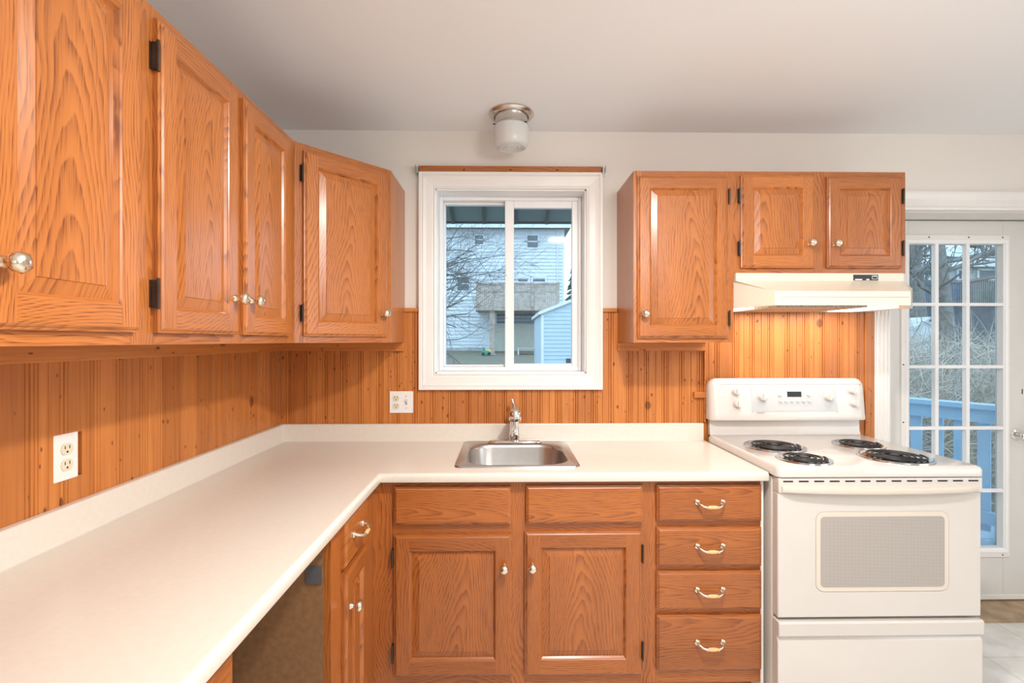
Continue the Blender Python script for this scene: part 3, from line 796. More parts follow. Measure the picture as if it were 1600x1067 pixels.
# ------------------------------------------------------------------ faucet
fc = thing('faucet', 'chrome single-lever faucet at the back of the sink', 'faucet', (gx(804, 2.325), 2.325, CZ+.006))
mb = MB(); hxp = (gx(846, 2.325)-gx(762, 2.325))/2
pp = []
for k in range(32):
    a = 2*PI*k/32; c, s = math.cos(a), math.sin(a)
    pp.append((math.copysign(abs(c)**.55, c)*hxp, math.copysign(abs(s)**.8, s)*.026))
mb.loops([[(x, y, 0) for x, y in pp], [(x, y, .004) for x, y in pp], [(x*.96, y*.9, .009) for x, y in pp], [(x*.85, y*.75, .012) for x, y in pp]])
obj('deck_plate', mb, CHROME, fc, angle=40)
mb = MB().lathe([(0, .008), (.030, .008), (.029, .014), (.024, .017), (.0245, .022), (.0265, .035), (.024, .055), (.022, .075), (.022, .115), (.023, .125), (.025, .140), (.024, .152), (.018, .163), (0, .168)], (0,0,0), (0,0,1), 28)
obj('body', mb, CHROME, fc, angle=40)
mb = MB().tube([(0, -.005, .125), (0, -.045, .140), (0, -.080, .148), (0, -.105, .146)], [.021, .021, .024, .028], 20)
mb.lathe([(.028, -.008), (.030, .003), (.029, .026), (.024, .032), (0, .032)], (0, -.105, .150), (0, -.35, -.94), 20)
obj('spout', mb, CHROME, fc, angle=40)
mb = MB().tube([(0, 0, .160), (-.003, .004, .178), (-.007, .010, .190), (-.011, .014, .197), (-.016, .018, .200)], [.013, .007, .0065, .011, .008], 12)
obj('lever', mb, CHROME, fc, angle=50)

# ------------------------------------------------------------------ outlets
def recept(mb, cx, cz, y, mi=0, dark=1):
    mb.prism([(cx + .0165*math.cos(a)*1.0, cz + max(-.0135, min(.0135, .0165*math.sin(a)))) for a in [2*PI*k/20 for k in range(20)]], y-.0025, y, 'y', mi)
    for dx in (-.0063, .0063): mb.box(cx+dx-.0012, cx+dx+.0012, y-.0028, y-.0020, cz+.0005, cz+.0085, dark)
    mb.lathe([(0, 0), (.0026, 0), (.0026, .001), (0, .001)], (cx, y-.002, cz-.0068), (0,-1,0), 10, mi=dark)
t = thing('power_outlet', 'white wall plate with a double socket and a toggle switch left of the sink', 'wall plate', (gx(627, 2.397), YW-TP, gz(628, 2.395)))
obj('plate', MB().rbox(-.057, .057, -.005, 0, -.053, .053, .003), PLATE, t, bevel=.0015)
for z in (.019, -.019):
    mb = MB(); recept(mb, -.025, z, -.005); obj('socket', mb, [IVORY, BLACK], t)
mb = MB(); mb.box(.018, .029, -.0055, -.005, -.013, .013, 1); mb.prism([(-.005, -.002), (-.016, .008), (-.013, .012), (-.005, .006)], .0195, .0275, 'x', 0)
for z in (.029, -.029): mb.lathe([(0, 0), (.003, 0), (.002, .0012), (0, .0012)], (.0235, -.005, z), (0,-1,0), 10, mi=1)
obj('toggle_switch', mb, [PLATE, MARK], t)
t = thing('power_outlet', 'white double socket plate set in a cut-out of the pine boards at left', 'wall plate', (XL+.0075, 1.230, 1.115), PI/2)
obj('plate', MB().rbox(-.0335, .0335, -.006, 0, -.0575, .0575, .003), PLATE, t, bevel=.0015)
obj('wall_box', MB().box(-.025, .025, .0, .0073, -.045, .045), GALV, t)
for z in (.0195, -.0195):
    mb = MB(); recept(mb, 0, z, -.006); obj('socket', mb, [IVORY, BLACK], t)

# ------------------------------------------------------------------ ceiling light
cl = thing('ceiling_light', 'round flush ceiling lamp with metal rim and frosted glass jar', 'ceiling light', (gx(799, 2.225), 2.225, ZC))
mb = MB().lathe([(0, -.001), (.100, -.001), (.102, -.006), (.096, -.014), (.086, -.020), (.080, -.020), (.078, -.014), (.074, -.022), (.074, -.055), (.078, -.060), (.078, -.066), (0, -.066)], (0,0,0), (0,0,1), 48)
obj('rim', mb, plain('satin_nickel', (0.62, 0.59, 0.55), 0.22, 1.0), cl, angle=40)
mb = MB().lathe([(.070, -.060), (.080, -.064), (.081, -.080), (.080, -.120), (.077, -.140), (.070, -.152), (.060, -.156), (.056, -.150), (.050, -.156), (.044, -.150), (.036, -.157), (.028, -.151), (.020, -.158), (.010, -.153), (0, -.157)], (0,0,0), (0,0,1), 48, cap0=False)
obj('glass_shade', mb, FROST, cl, angle=60)
for a in (200, 320, 80):
    mb = MB().lathe([(0, 0), (.003, 0), (.003, .012), (0, .012)], (.076*math.cos(R(a)), .076*math.sin(R(a)), -.060), (math.cos(R(a)), math.sin(R(a)), 0), 8); obj('set_screw', mb, BRONZE, cl)

# ------------------------------------------------------------------ range
RX0, RX1 = .987, gx(1538, 1.755)
RW = RX1-RX0
rg = thing('range', 'white freestanding electric range with four coil burners', 'stove', (RX0, 0, 0))
CT = .945
RYB = 2.385
mb = MB(); mb.box(.004, RW-.004, 1.80, RYB, .03, .90); 
obj('body', mb, ENAMEL, rg, bevel=.004)
for xx in (.05, RW-.05):
    for yy in (1.85, 2.33): obj('foot', MB().lathe([(.018, 0), (.018, .012), (.012, .014), (.012, .035)], (xx, yy, 0), (0,0,1), 12), BLACK, rg)
# cooktop slab with rounded edges and holes filled by pans
mb = MB()
yf = gy(1538, RX1)  # nearest edge
yf = 1.752
secs = [(0.0, CT-.036), (0.0, CT-.012), (.004, CT-.004), (.012, CT)]
rings = [rrr(i, RW-i, yf+i, RYB-.02, .018, z, 4) for i, z in secs]
mb.loops(rings)
obj('cooktop', mb, ENAMEL, rg, angle=60)
# riser and backguard: section in y,z
mb = MB()
byf = 2.345
zt = gz(591, byf+.03); zbp = gz(657, byf-.01)
prof = [(byf+.012, CT-.002), (byf+.02, CT+.02), (byf+.022, zbp-.002), (RYB, zbp-.002), (RYB, CT-.002)]
mb.prism(prof, .012, RW-.012, 'x')
obj('riser', mb, ENAMEL, rg, angle=60)
BG = [(byf-.022, zbp), (byf-.024, zbp+.012), (byf-.020, zbp+.03), (byf-.004, zt-.03), (byf+.002, zt-.012), (byf+.012, zt-.002), (byf+.022, zt)]
def bg_ring(x, k): # narrower and lower towards the rounded ends
    cy, cz = RYB-.005, zbp+.0
    pts = [(y_ + (cy-y_)*k*.45, z_ - (z_-cz)*k*.22) for y_, z_ in BG]
    return [(x, y_, z_) for y_, z_ in pts] + [(x, RYB-.003, pts[-1][1]-.002), (x, RYB-.003, zbp)]
mb = MB()
xsn = [(.0, 1.0), (.003, .62), (.010, .32), (.022, .10), (.038, 0), (RW-.038, 0), (RW-.022, .10), (RW-.010, .32), (RW-.003, .62), (RW, 1.0)]
mb.loops([bg_ring(x, k) for x, k in xsn])
bg = obj('backguard', mb, ENAMEL, rg, angle=45)
# panel frame: front sloped plane
pa = Vector((0, BG[2][0], BG[2][1])); pb = Vector((0, BG[3][0], BG[3][1]))
slope = math.atan2(pb.y-pa.y, pb.z-pa.z)
def onp(px, py, lift=0.0):
    z = gz(py, byf-.012, 1.35); f = (z-pa.z)/(pb.z-pa.z); y = pa.y + (pb.y-pa.y)*f
    return Vector((gx(px, y)-RX0, y - lift, z - lift*math.sin(slope)*0))
nrm = Vector((0, -math.cos(slope), math.sin(slope)))
def plate_on(mb, px0, px1, py0, py1, r, th, mi=0, base=0.0):
    a = onp(px0, py1); b = onp(px1, py0)
    up = (pb-pa).normalized(); hgt = (b.z-a.z)/up.z
    pts = rr(a.x, b.x, 0, hgt, r, 4)
    lo = [Vector((x, a.y, a.z)) + up*v + nrm*base for x, v in pts]; hi = [p + nrm*th for p in lo]
    mb.loops([lo, hi], mi=mi)
mb = MB(); plate_on(mb, 1173, 1309, 642, 607, .010, .0012); obj('control_panel', mb, ENAMELP, rg)
mb = MB()
a = onp(1124, 600.5); b = onp(1352, 600.5)
mb.box(a.x, b.x, a.y-.0006, a.y+.001, a.z-.0006, a.z+.0006)
obj('seam', mb, MARK, rg)
mb = MB(); plate_on(mb, 1229.5, 1252, 620, 612, .001, .0022); obj('display', mb, BLACK, rg)
def rknob(px, py, r, name='control_knob'):
    p = onp(px, py); mb = MB()
    mb.lathe([(0, 0), (r*1.1, 0), (r*1.1, .003), (r, .006), (r*.93, .018), (r*.8, .021), (0, .022)], p, nrm, 24)
    up = (pb-pa).normalized()
    q = p + nrm*.016
    mb.add([q + Vector((sx*r*.18, 0, 0)) + up*sz*r*.85 + nrm*sn for sn in (0, .012) for sx, sz in ((-1,-1),(1,-1),(1,1),(-1,1))], [(0,1,2,3),(4,5,6,7),(0,1,5,4),(1,2,6,5),(2,3,7,6),(3,0,4,7)])
    obj(name, mb, ENAMEL, rg, angle=40)
rknob(1149, 612, .0165); rknob(1151, 631, .0165); rknob(1190, 620, .0185); rknob(1293, 620, .0185); rknob(1331, 610.5, .0165); rknob(1334, 630, .0165)
for px, py in ((1218, 617), (1263, 617), (1219, 626.5), (1228, 626.5), (1237, 626.5), (1246, 626.5), (1255, 626.5), (1264, 626.5)):
    mb = MB().lathe([(0, 0), (.0078, 0), (.0075, .004), (.005, .0065), (0, .007)], onp(px, py), nrm, 14); obj('button', mb, ENAMEL, rg)
mb = MB()
for px, py, s in ((1131, 610, .0012), (1132.5, 621, .0018), (1133, 631, .0012), (1348, 610, .0012), (1349, 621, .0018), (1352, 631, .0012), (1290, 634, .001), (1294.5, 636, .002), (1297, 633, .001), (1178, 621, .0012), (1202, 621, .0012), (1184, 607.5, .001), (1189, 607, .001), (1283, 613, .001), (1282, 620, .001), (1303, 613, .001), (1304, 620, .001), (1224, 616, .001), (1257, 616, .001)):
    obj('printed_mark', MB().lathe([(0, .001), (s, .001), (s, .0017), (0, .0017)], onp(px, py), nrm, 8), MARK, rg)
p = onp(1188, 644.5, .0006)
text_mesh('badge', 'KENMORE', .0085, MARK, rg, (p.x, byf-.0236, p.z), (R(90)+.10, 0, 0))
# burners
def burner(px, py, rad, rings_n):
    Y = (EYE-CT)*F/(py-HOR); x = gx(px, Y)-RX0
    hb_ = bpy.data.objects.new('burner', None); C.objects.link(hb_); hb_.parent = rg; hb_.location = (x, Y, CT); hb_.empty_display_size = .03
    mb = MB().lathe([(rad*.25, .0008), (rad*.55, .0012), (rad*.80, .0016), (rad*.86, .003), (rad*.92, .0065), (rad*.99, .0055), (rad*1.0, .0005)], (0,0,0), (0,0,1), 40, cap1=False)
    obj('drip_pan', mb, PAN, hb_, angle=40)
    mb = MB(); pts = []; n = rings_n*28; r0 = rad*.24; r1 = rad*.80
    for k in range(n+1):
        a = 2*PI*k/28; r = r0 + (r1-r0)*k/n
        pts.append((r*math.cos(a), r*math.sin(a), .0095))
    mb.tube(pts, .0037, 8)
    mb.tube([(r1, 0, .0095), (r1+.004, .0, .006), (r1+.006, .0, .002)], .0037, 8)
    for a in (90, 210, 330): mb.box(-.0, .0, 0, 0, 0, 0) if False else mb.tube([(rad*.12*math.cos(R(a)), rad*.12*math.sin(R(a)), .004), (rad*.82*math.cos(R(a)), rad*.82*math.sin(R(a)), .004)], .0018, 6)
    mb.lathe([(0, .004), (.016, .004), (.016, .012), (0, .013)], (0,0,0), (0,0,1), 18)
    obj('coil', mb, COIL, hb_, angle=50)
burner(1210, 699.5, .122, 4); burner(1256, 719.5, .098, 3); burner(1341, 697, .100, 3); burner(1398, 717, .126, 4)
# oven door
yd0 = 1.762; yd1 = 1.798
zt1 = CT-.040; zbd = gz(969.5, yd0)
mb = MB(); mb.box(.006, RW-.004, yd0, yd1, zbd, zt1-.055)
mb.box(.006, RW-.004, yd0-.006, yd1, zt1-.056, zt1)
dr = obj('oven_door', mb, ENAMEL, rg, bevel=.005, seg=3)
wx0, wx1, wz0, wz1 = gx(1282, yd0)-RX0, gx(1475, yd0)-RX0, gz(921, yd0), gz(810, yd0)
mb = MB()
def rect_ring(x0, x1, z0, z1, r, y): return [(x, y, z) for x, z in rr(x0, x1, z0, z1, r, 6)]
e = .017
mb.loops([rect_ring(wx0-e, wx1+e, wz0-e, wz1+e, .030, yd0), rect_ring(wx0-e+.001, wx1+e-.001, wz0-e+.001, wz1+e-.001, .029, yd0-.0016), rect_ring(wx0-.001, wx1+.001, wz0-.001, wz1+.001, .015, yd0-.0014)], True, False, True)
obj('window_border', mb, BISQUE, dr)
mb = MB(); 
ra = rect_ring(wx0-e-.0012, wx1+e+.0012, wz0-e-.0012, wz1+e+.0012, .031, yd0-.0006); rb_ = rect_ring(wx0-e, wx1+e, wz0-e, wz1+e, .030, yd0-.0006)
mb.loops([ra, rb_], True, False, False); obj('window_seal', mb, MARK, dr)
mb = MB(); mb.loops([rect_ring(wx0, wx1, wz0, wz1, .014, yd0-.0016), rect_ring(wx0, wx1, wz0, wz1, .014, yd0-.0026)])
obj('window', mb, OVENG, dr)
for k in range(13):
    c = .022 + k*(RW-.036-.044)/12; obj('vent_slot', MB().rbox(c, c+.036, yd0-.0070, yd0-.0055, zt1-.0145, zt1-.0095, .0015), BLACK, dr)
# bowed handle
mb = MB(); n = 24; rings = []
for k in range(n+1):
    u = k/n; x = .016 + u*(RW-.045); bow = .020*math.sin(PI*min(1, max(0, u)))**.35 if 0 < u < 1 else 0
    y = yd0-.007-bow; zc = zt1-.040-.004*math.sin(PI*u)
    rings.append([(x, y-.004, zc-.009), (x, y-.008, zc), (x, y-.006, zc+.010), (x, y+.004, zc+.013), (x, yd0-.002, zc+.012), (x, yd0-.002, zc-.006)])
mb.loops(rings); obj('handle', mb, BISQUE, dr, angle=50)
# storage drawer
zd1 = zbd-.010
mb = MB(); prof = [(yd1, .055), (yd0-.004, .055), (yd0-.004, zd1-.075), (yd0+.004, zd1-.062), (yd0-.010, zd1-.050), (yd0-.012, zd1-.006), (yd0-.006, zd1), (yd1, zd1)]
mb.prism(prof, .004, RW-.002, 'x'); obj('storage_drawer', mb, ENAMEL, rg, bevel=.003)

# ------------------------------------------------------------------ range hood
HB = gz(487, YW-.01); HT = ZB2-.001
hd = thing('range_hood', 'almond under-cabinet range hood with angled corners above the range', 'range hood', (X2, YW-.001, HB))
def hl(x, y): return (x-X2, y-YW+.001)
fyh = 1.94
bx0, bx1 = X2+.002, 1.722
low = [hl(bx0, YW-.013), hl(bx0, 2.105), hl(gx(1211, fyh), fyh), hl(gx(1423, fyh), fyh), hl(gx(1420, 2.15), 2.13), hl(gx(1420, 2.15), YW-.002)]
low[0] = hl(bx0, YW-.002)
mid = low; lipz = gz(454, fyh)-HB; ytop = 2.080
up_ = [hl(bx0, YW-.002), hl(bx0, ytop+.003), hl(bx0+.003, ytop), hl(bx1-.004, ytop), hl(bx1, ytop+.003), hl(bx1, YW-.002)]
HH = HT-HB
midl = [low[0], (low[1][0], low[1][1]), low[2], low[3], low[4], low[5]]
r0 = [(x, y, 0.0) for x, y in low]; r1 = [(x, y, lipz) for x, y in midl]; r1[0] = (r1[0][0], r1[0][1], lipz+.03); r1[1] = (r1[1][0], r1[1][1], gz(440, 2.1)-HB); r1[4] = (r1[4][0], r1[4][1], lipz+.03); r1[5] = (r1[5][0], r1[5][1], lipz+.03)
r2 = [(x, y, gz(438, 2.08)-HB) for x, y in up_]; r3 = [(x, y, HH-.0005) for x, y in up_]
mb = MB(); mb.loops([r0, r1, r2, r3], True, False, True)
# underside rim and recess
def inset(pl_, d):
    cx = sum(p[0] for p in pl_)/len(pl_); cy = sum(p[1] for p in pl_)/len(pl_)
    return [(cx+(p[0]-cx)*(1-d), cy+(p[1]-cy)*(1-d)) for p in pl_]
ri = [(x, y, 0.0) for x, y in inset(low, .06)]; ri2 = [(x, y, .02) for x, y in inset(low, .08)]
mb.loops([ri2, ri, r0], True, True, False)
obj('shell', mb, HOODM, hd, smooth=False, bevel=.0015)
a0 = hl(gx(1213, fyh), fyh-.0005); a1 = hl(gx(1422, fyh), fyh)
mb = MB(); mb.box(a0[0]+.005, a1[0]-.005, a0[1]-.0008, a0[1]+.001, gz(463.5, fyh)-HB, gz(463.0, fyh)-HB)
obj('trim_line', mb, MARK, hd)
# control strip on the sloped upper front
cy = ytop-.012
cpx0, cpx1 = gx(1332, 2.085)-X2, gx(1370.5, 2.085)-X2
cz0, cz1 = gz(437.3, 2.085)-HB, gz(428.3, 2.085)-HB
cyl = hl(0, 2.078)[1]
mb = MB().box(cpx0, cpx1, cyl, cyl+.03, cz0, cz1); cp = obj('control_strip', mb, BLACK, hd)
mb = MB(); q = (cpx1-cpx0)
mb.box(cpx0+.05*q, cpx0+.32*q, cyl-.004, cyl, cz0+.0005, cz0+.006); mb.box(cpx0+.50*q, cpx0+.61*q, cyl-.004, cyl, cz0+.0005, cz0+.006)
obj('rocker_switches', mb, PLATE, cp)
mb = MB(); frame(mb, cpx0+.74*q, cpx0+.96*q, cz0+.005, cz1-.004, .0015, .0015, .0015, .0015, cyl-.001, cyl)
mb.prism([(cpx0+.76*q, cz1-.008), (cpx0+.94*q, cz1-.008), (cpx0+.90*q, cz1-.0055), (cpx0+.85*q, cz1-.0045), (cpx0+.80*q, cz1-.0055)], cyl-.001, cyl, 'y')
obj('emblem', mb, PLATE, cp)
# filter and lamp lens in the recess
f0 = hl(1.12, 2.0); f1 = hl(1.50, 2.36)
obj('filter', MB().box(f0[0], f1[0], f0[1], f1[1], -.004, .012), FILTM, hd)
LENS, _nt, _b = new_mat('lit_lamp_lens'); _b.inputs['Base Color'].default_value = (.9,.88,.84,1); _b.inputs['Emission Color'].default_value = (1, .93, .82, 1); _b.inputs['Emission Strength'].default_value = 2.0
g0 = hl(1.56, 2.06); g1 = hl(1.68, 2.34); 
obj('lamp_lens', MB().box(g0[0], g1[0], g0[1], g1[1], -.003, .012), LENS, hd)
g0 = hl(1.0, 2.14); g1 = hl(1.10, 2.36)
obj('lamp_lens', MB().box(g0[0], g1[0], g0[1], g1[1], -.003, .012), LENS, hd)
area('hood_lamp', (1.36, 2.24, HB-.008), (0, 0, 0), .62, .16, 3.4, (1.0, .96, .91))

# ------------------------------------------------------------------ outside
def gz_ground(Y): return -.62 + max(0.0, min(1.0, (Y-3.2)/24.0))*1.40 + max(0, (Y-27.2))*.02
mb = MB(); ys = [YO+.001, 3.2, 9, 15, 21, 27.2, 40, 70]
vs_ = []; 
for y in ys: vs_ += [(-40, y, gz_ground(y)), (60, y, gz_ground(y))]
mb.add(vs_, [(2*i, 2*i+1, 2*i+3, 2*i+2) for i in range(len(ys)-1)])
o = obj('lawn', mb, GRASS); tag(o, 'patchy brown and green winter lawn behind the house', 'lawn', kind='structure'); o.name = 'ground'

# awning above the window
aw = thing('window_awning', 'dark grey ribbed metal awning hanging outside above the window', 'awning', (0, YO, 2.58))
mb = MB(); mb.prism([(0.005, 0), (.85, gz(346, YO+.85)-2.58), (.85, gz(346, YO+.85)-2.58+.03), (.005, .03)], -1.3, 1.25, 'x')
obj('metal_sheet', mb, AWN, aw)
zf = gz(346, YO+.85)-2.58
for k in range(12):
    x = -1.25 + k*.22
    mb = MB().prism([(0.01, -.03), (.845, zf-.022), (.845, zf), (.01, 0)], x, x+.018, 'x'); obj('rib', mb, AWNR, aw)
obj('front_bar', MB().box(-1.3, 1.25, .85, .875, zf-.012, zf+.035), AWNR, aw)

# neighbour house
YH = 28.5
def hx_(px, Y=YH): return gx(px, Y)
def hz_(py, Y=YH): return gz(py, Y)
nh = thing('neighbour_house', 'pale two-storey house with horizontal siding seen through the sink window', 'house', (0, YH, hz_(549)))
B = nh.location.z
hz = lambda py, Y=YH: gz(py, Y)-B
xr = hx_(881)
def laps(zb, zt, p, d=.03):
    out = []; z = zb
    while z < zt: out += [(-d, z), (0.0, min(z+p, zt))]; z += p
    return out
obj('wall', MB().prism([(8, 0)] + laps(0, hz(352), .2, .045) + [(8, hz(352))], -13, xr, 'x'), SIDEW, nh, smooth=False)
obj('foundation', MB().box(-13, hx_(752), -.05, 0, -.4, hz(543)), CONC, nh)
mb = MB(); mb.prism([(-.7, hz(357)), (4, hz(357)+2.6), (8.7, hz(357)), (8.7, hz(357)-.02), (-.7, hz(357)-.05)], -13.5, xr+.35, 'x')
obj('roof', mb, SHING, nh)
obj('fascia', MB().box(-13.5, xr+.35, -.75, -.70, hz(360), hz(353)), EXTW, nh)
obj('corner_board', MB().box(xr-.12, xr+.02, -.04, .0, 0, hz(358)), EXTW, nh)
obj('downpipe', MB().tube([(hx_(871), -.06, .2), (hx_(871), -.06, hz(360))], .05, 8), EXTW, nh)
for a, b, c, d in ((740, 757, 366, 384), (822, 842, 366, 389), (713, 735, 431, 456)):
    mb = MB(); frame(mb, hx_(a), hx_(b), hz(d), hz(c), .07, .07, .08, .08, -.08, 0); mb.box(hx_(a), hx_(b), -.08, 0, hz((c+d)/2)-.03, hz((c+d)/2)+.03)
    wn_ = obj('window', mb, EXTW, nh); obj('pane', MB().box(hx_(a)+.05, hx_(b)-.05, -.06, -.045, hz(d)+.05, hz(c)-.05), EXGL, wn_)
mb = MB(); frame(mb, hx_(806), hx_(828), hz(475), hz(431), .1, .1, .1, .15, -.08, 0); mb.box(hx_(806)+.1, hx_(828)-.1, -.05, 0, hz(475), hz(442)); o = obj('door', mb, EXTW, nh)
obj('pane', MB().box(hx_(810), hx_(824), -.03, -.01, hz(442), hz(433)), EXGL, o)
mb = MB(); frame(mb, hx_(830), hx_(854), hz(475), hz(431), .1, .1, .1, .15, -.08, 0); o = obj('patio_door', mb, EXTW, nh)
obj('pane', MB().box(hx_(831), hx_(853), -.03, -.01, hz(475), hz(432)), EXGL, o)
# under the deck: basement door, dark opening and pale boarding
obj('basement_door', MB().box(hx_(754), hx_(772), -.06, 0, 0.0, hz(506)), EXTW, nh)
obj('dark_opening', MB().box(hx_(776), hx_(842), -.04, 0, hz(506), hz(488)), EXGL, nh)
obj('skirt_boarding', MB().box(hx_(775), hx_(843), -.3, -.02, -.6, hz(507)), BEIGE, nh)
# deck
dk = thing('raised_deck', 'weathered cedar deck with board railing on the side of the pale house', 'deck', (0, YH-2.6, gz_ground(YH-2.6)))
B2 = dk.location.z; YK = YH-2.6
dz = lambda py: gz(py, YK)-B2
kx0, kx1 = gx(746, YK), gx(873, YK)
obj('platform', MB().box(kx0-.1, kx1+.1, 0, 2.45, dz(485), dz(478)), CEDAR, dk)
mb = MB()
n = 40
for k in range(n):
    a = kx0 + (kx1-kx0)*k/n; mb.box(a+.006, a+(kx1-kx0)/n-.006, .0, .03, dz(478), dz(444))
obj('rail_boards', mb, CEDAR, dk)
obj('rail_cap', MB().box(kx0-.05, kx1+.05, -.04, .08, dz(444), dz(441.5)), CEDAR, dk)
obj('mid_rail', MB().box(kx0, kx1, -.03, 0, dz(456), dz(453.5)), CEDAR, dk)
for px in (746, 788, 832, 872):
    x = gx(px, YK); obj('rail_post', MB().box(x-.07, x+.07, -.05, -.0, dz(480), dz(441)), CEDAR, dk)
x = gx(769, YK); obj('post', MB().box(x-.13, x+.13, .2, .46, -.3, dz(485)), CEDAR, dk)
x = gx(860, YK); obj('post', MB().box(x-.10, x+.10, .2, .40, -.3, dz(485)), CEDAR, dk)
tag(obj('concrete_block', MB().box(gx(764, YK-.3)-.02, gx(775, YK-.3), YK-.5, YK+.1, gz_ground(YK)-.1, gz(553, YK-.3)), CONC), 'grey concrete block at the foot of the deck post', 'concrete block')
mb = MB(); xa, xb = gx(756, YK-1), gx(763, YK-1); zg = gz_ground(YK-1)
mb.box(xa, xb, YK-1.2, YK-.9, zg, zg+.18); mb.box(xa+.03, xa+.15, YK-1.15, YK-.95, zg+.18, zg+.42)
tt = thing('ride_on_toy', 'small green and yellow ride-on toy on the lawn beside the deck post', 'toy', ((xa+xb)/2, YK-1.05, zg))
obj('toy_body', MB().box(-.22, .16, -.12, .12, .05, .24).box(-.2, -.06, -.1, .1, .24, .42), GREENP, tt, bevel=.02)
obj('bonnet', MB().box(.02, .26, -.09, .09, .16, .28), YELP, tt, bevel=.02)
for sx_ in (-.14, .16):
    for sy_ in (-.14, .14): obj('wheel', MB().lathe([(0, -.02), (.08, -.02), (.08, .02), (0, .02)], (sx_, sy_, .08), (0,1,0), 14), BLACK, tt)
tb = thing('garden_bench', 'thin metal frame bench standing against the pale boarding under the deck', 'bench', (gx(823, 25.2), 25.2, gz_ground(25.2)))
mb = MB(); hwb = (gx(836, 25.2)-gx(810, 25.2))/2; hbz = gz(543, 25.2)-tb.location.z
for x in (-hwb, hwb): mb.tube([(x, 0, 0), (x, 0, hbz)], .05, 8); mb.tube([(x, .5, 0), (x, .5, hbz)], .05, 8)
obj('bench_frame', mb, GALV, tb)
obj('seat', MB().box(-hwb-.05, hwb+.05, -.05, .55, hbz-.06, hbz), GALV, tb)

# pale blue shed
YS = 12.5
zg = gz_ground(YS)
sh = thing('garden_shed', 'pale blue garden shed with white roof edge in front of the deck', 'shed', (0, YS, zg))
sx0_ = gx(846, YS); sz = lambda py: gz(py, YS)-zg
eave = sz(489); sxr = sx0_+2.6; pk = eave + 1.3*.36
mb = MB(); mb.prism([(sx0_, 0), (sxr, 0), (sxr, eave), ((sx0_+sxr)/2, pk), (sx0_, eave)], 0, 3.0, 'y')
obj('wall', mb, SIDEB, sh, smooth=False)
mb = MB(); z = 0.0
while z < pk-.1:
    ins = 0 if z < eave-.1 else (z+.1-eave)/.36
    if sxr-sx0_-2*ins > .1: mb.prism([(-.018, z), (-.001, z+.10), (0, z+.10), (0, z)], sx0_+ins+.01, sxr-ins-.01, 'x')
    z += .10
obj('lap_boards', mb, SIDEB, sh, smooth=False)
mb = MB(); z = 0.0
sl = .36
mb = MB()
mb.prism([(sx0_-.08, eave-.05), ((sx0_+sxr)/2, pk+.02), (sxr+.08, eave-.05), (sxr+.08, eave+.03), ((sx0_+sxr)/2, pk+.10), (sx0_-.08, eave+.03)], -.10, 3.1, 'y')
obj('roof', mb, EXTW, sh, smooth=False)
obj('corner_board', MB().box(sx0_-.01, sx0_+.06, -.02, 0, 0, eave-.05), EXTW, sh)
obj('vent', MB().box(gx(888, YS)-.06, gx(888, YS)+.06, -.03, 0, sz(567), sz(560)), BLACK, sh)

# ---- bare trees
def branch(mb, p, d, length, r, depth, rng, up=.08, seg=5, spread=.9, jit=.25, minr=.006):
    n = 5; pts = [p]; rs = [r]; q = Vector(p); dd = Vector(d).normalized()
    for k in range(n):
        dd = (dd + Vector((rng.uniform(-jit, jit), rng.uniform(-jit, jit), rng.uniform(-jit, jit)+up))*.6).normalized()
        q = q + dd*length/n; pts.append(q.copy()); rs.append(max(minr, r*(1-.55*(k+1)/n)))
    mb.tube(pts, rs, seg if depth > 1 else 3)
    if depth <= 0: return
    for k in range(rng.randint(3, 5)):
        i = rng.randint(1, n); s = Vector((rng.uniform(-1, 1), rng.uniform(-1, 1), rng.uniform(-.7, 1))).normalized()
        nd = (dd + s*spread).normalized()
        branch(mb, pts[i], nd, length*rng.uniform(.5, .78), max(minr, rs[i]*.62), depth-1, rng, up, seg, spread, jit, minr)
rng = random.Random(11)
bt = thing('bare_tree', 'leafless tree whose thin branches cross in front of the pale house', 'tree', (-3.1, 13.5, gz_ground(13.5)))
tz = gz_ground(13.5)
mb = MB().tube([(0, 0, -.1), (.05, 0, 1.2), (0, .1, 2.6), (.1, .1, 4.2)], [.16, .13, .12, .08], 10)
obj('trunk', mb, BARK, bt)
mb = MB()
for k, (h0, dx_, dz_, L) in enumerate(((1.7, 1, .3, 2.1), (2.2, 1, .25, 2.2), (2.45, 1, -.3, 2.0), (3.3, 1, -.15, 2.2), (3.6, 1, -.3, 2.3), (1.5, 1, -.05, 1.9), (1.9, 1, .1, 1.9), (2.3, 1, -.12, 2.0), (2.8, 1, .18, 2.1), (3.2, 1, .05, 2.2), (3.5, 1, .2, 2.2), (3.8, 1, .35, 2.0), (2.6, 1, .35, 1.8), (3.0, -1, .5, 2.0), (2.0, -1, .3, 1.8), (3.9, .9, .1, 2.2), (4.1, .4, .8, 1.8))):
    branch(mb, Vector((0.02, .05, h0)), Vector((dx_, rng.uniform(-.5, .3), dz_)), L, .034, 3, rng, up=.02, spread=.75, minr=.0032)
obj('branches', mb, BARK, bt)
# spruce behind the shed
sp_ = thing('spruce_tree', 'dark spruce standing behind the shed at the house corner', 'tree', (gx(897, 40), 40, gz_ground(40)))
obj('trunk', MB().tube([(0,0,-.2), (0,0,6.4)], [.18, .03], 8), BARK, sp_)
mb = MB()
for k in range(150):
    hgt = .5 + 6.0*k/150; rad = 1.6*(1-k/160)+.15; a = rng.uniform(0, 2*PI)
    dxy = Vector((math.cos(a), math.sin(a), 0))
    mb.tube([Vector((0,0,hgt)), Vector((0,0,hgt-.08))+dxy*rad*.5, Vector((0,0,hgt-.28))+dxy*rad], [.10, .12, .02], 4)
obj('foliage', mb, SPRUCE, sp_)

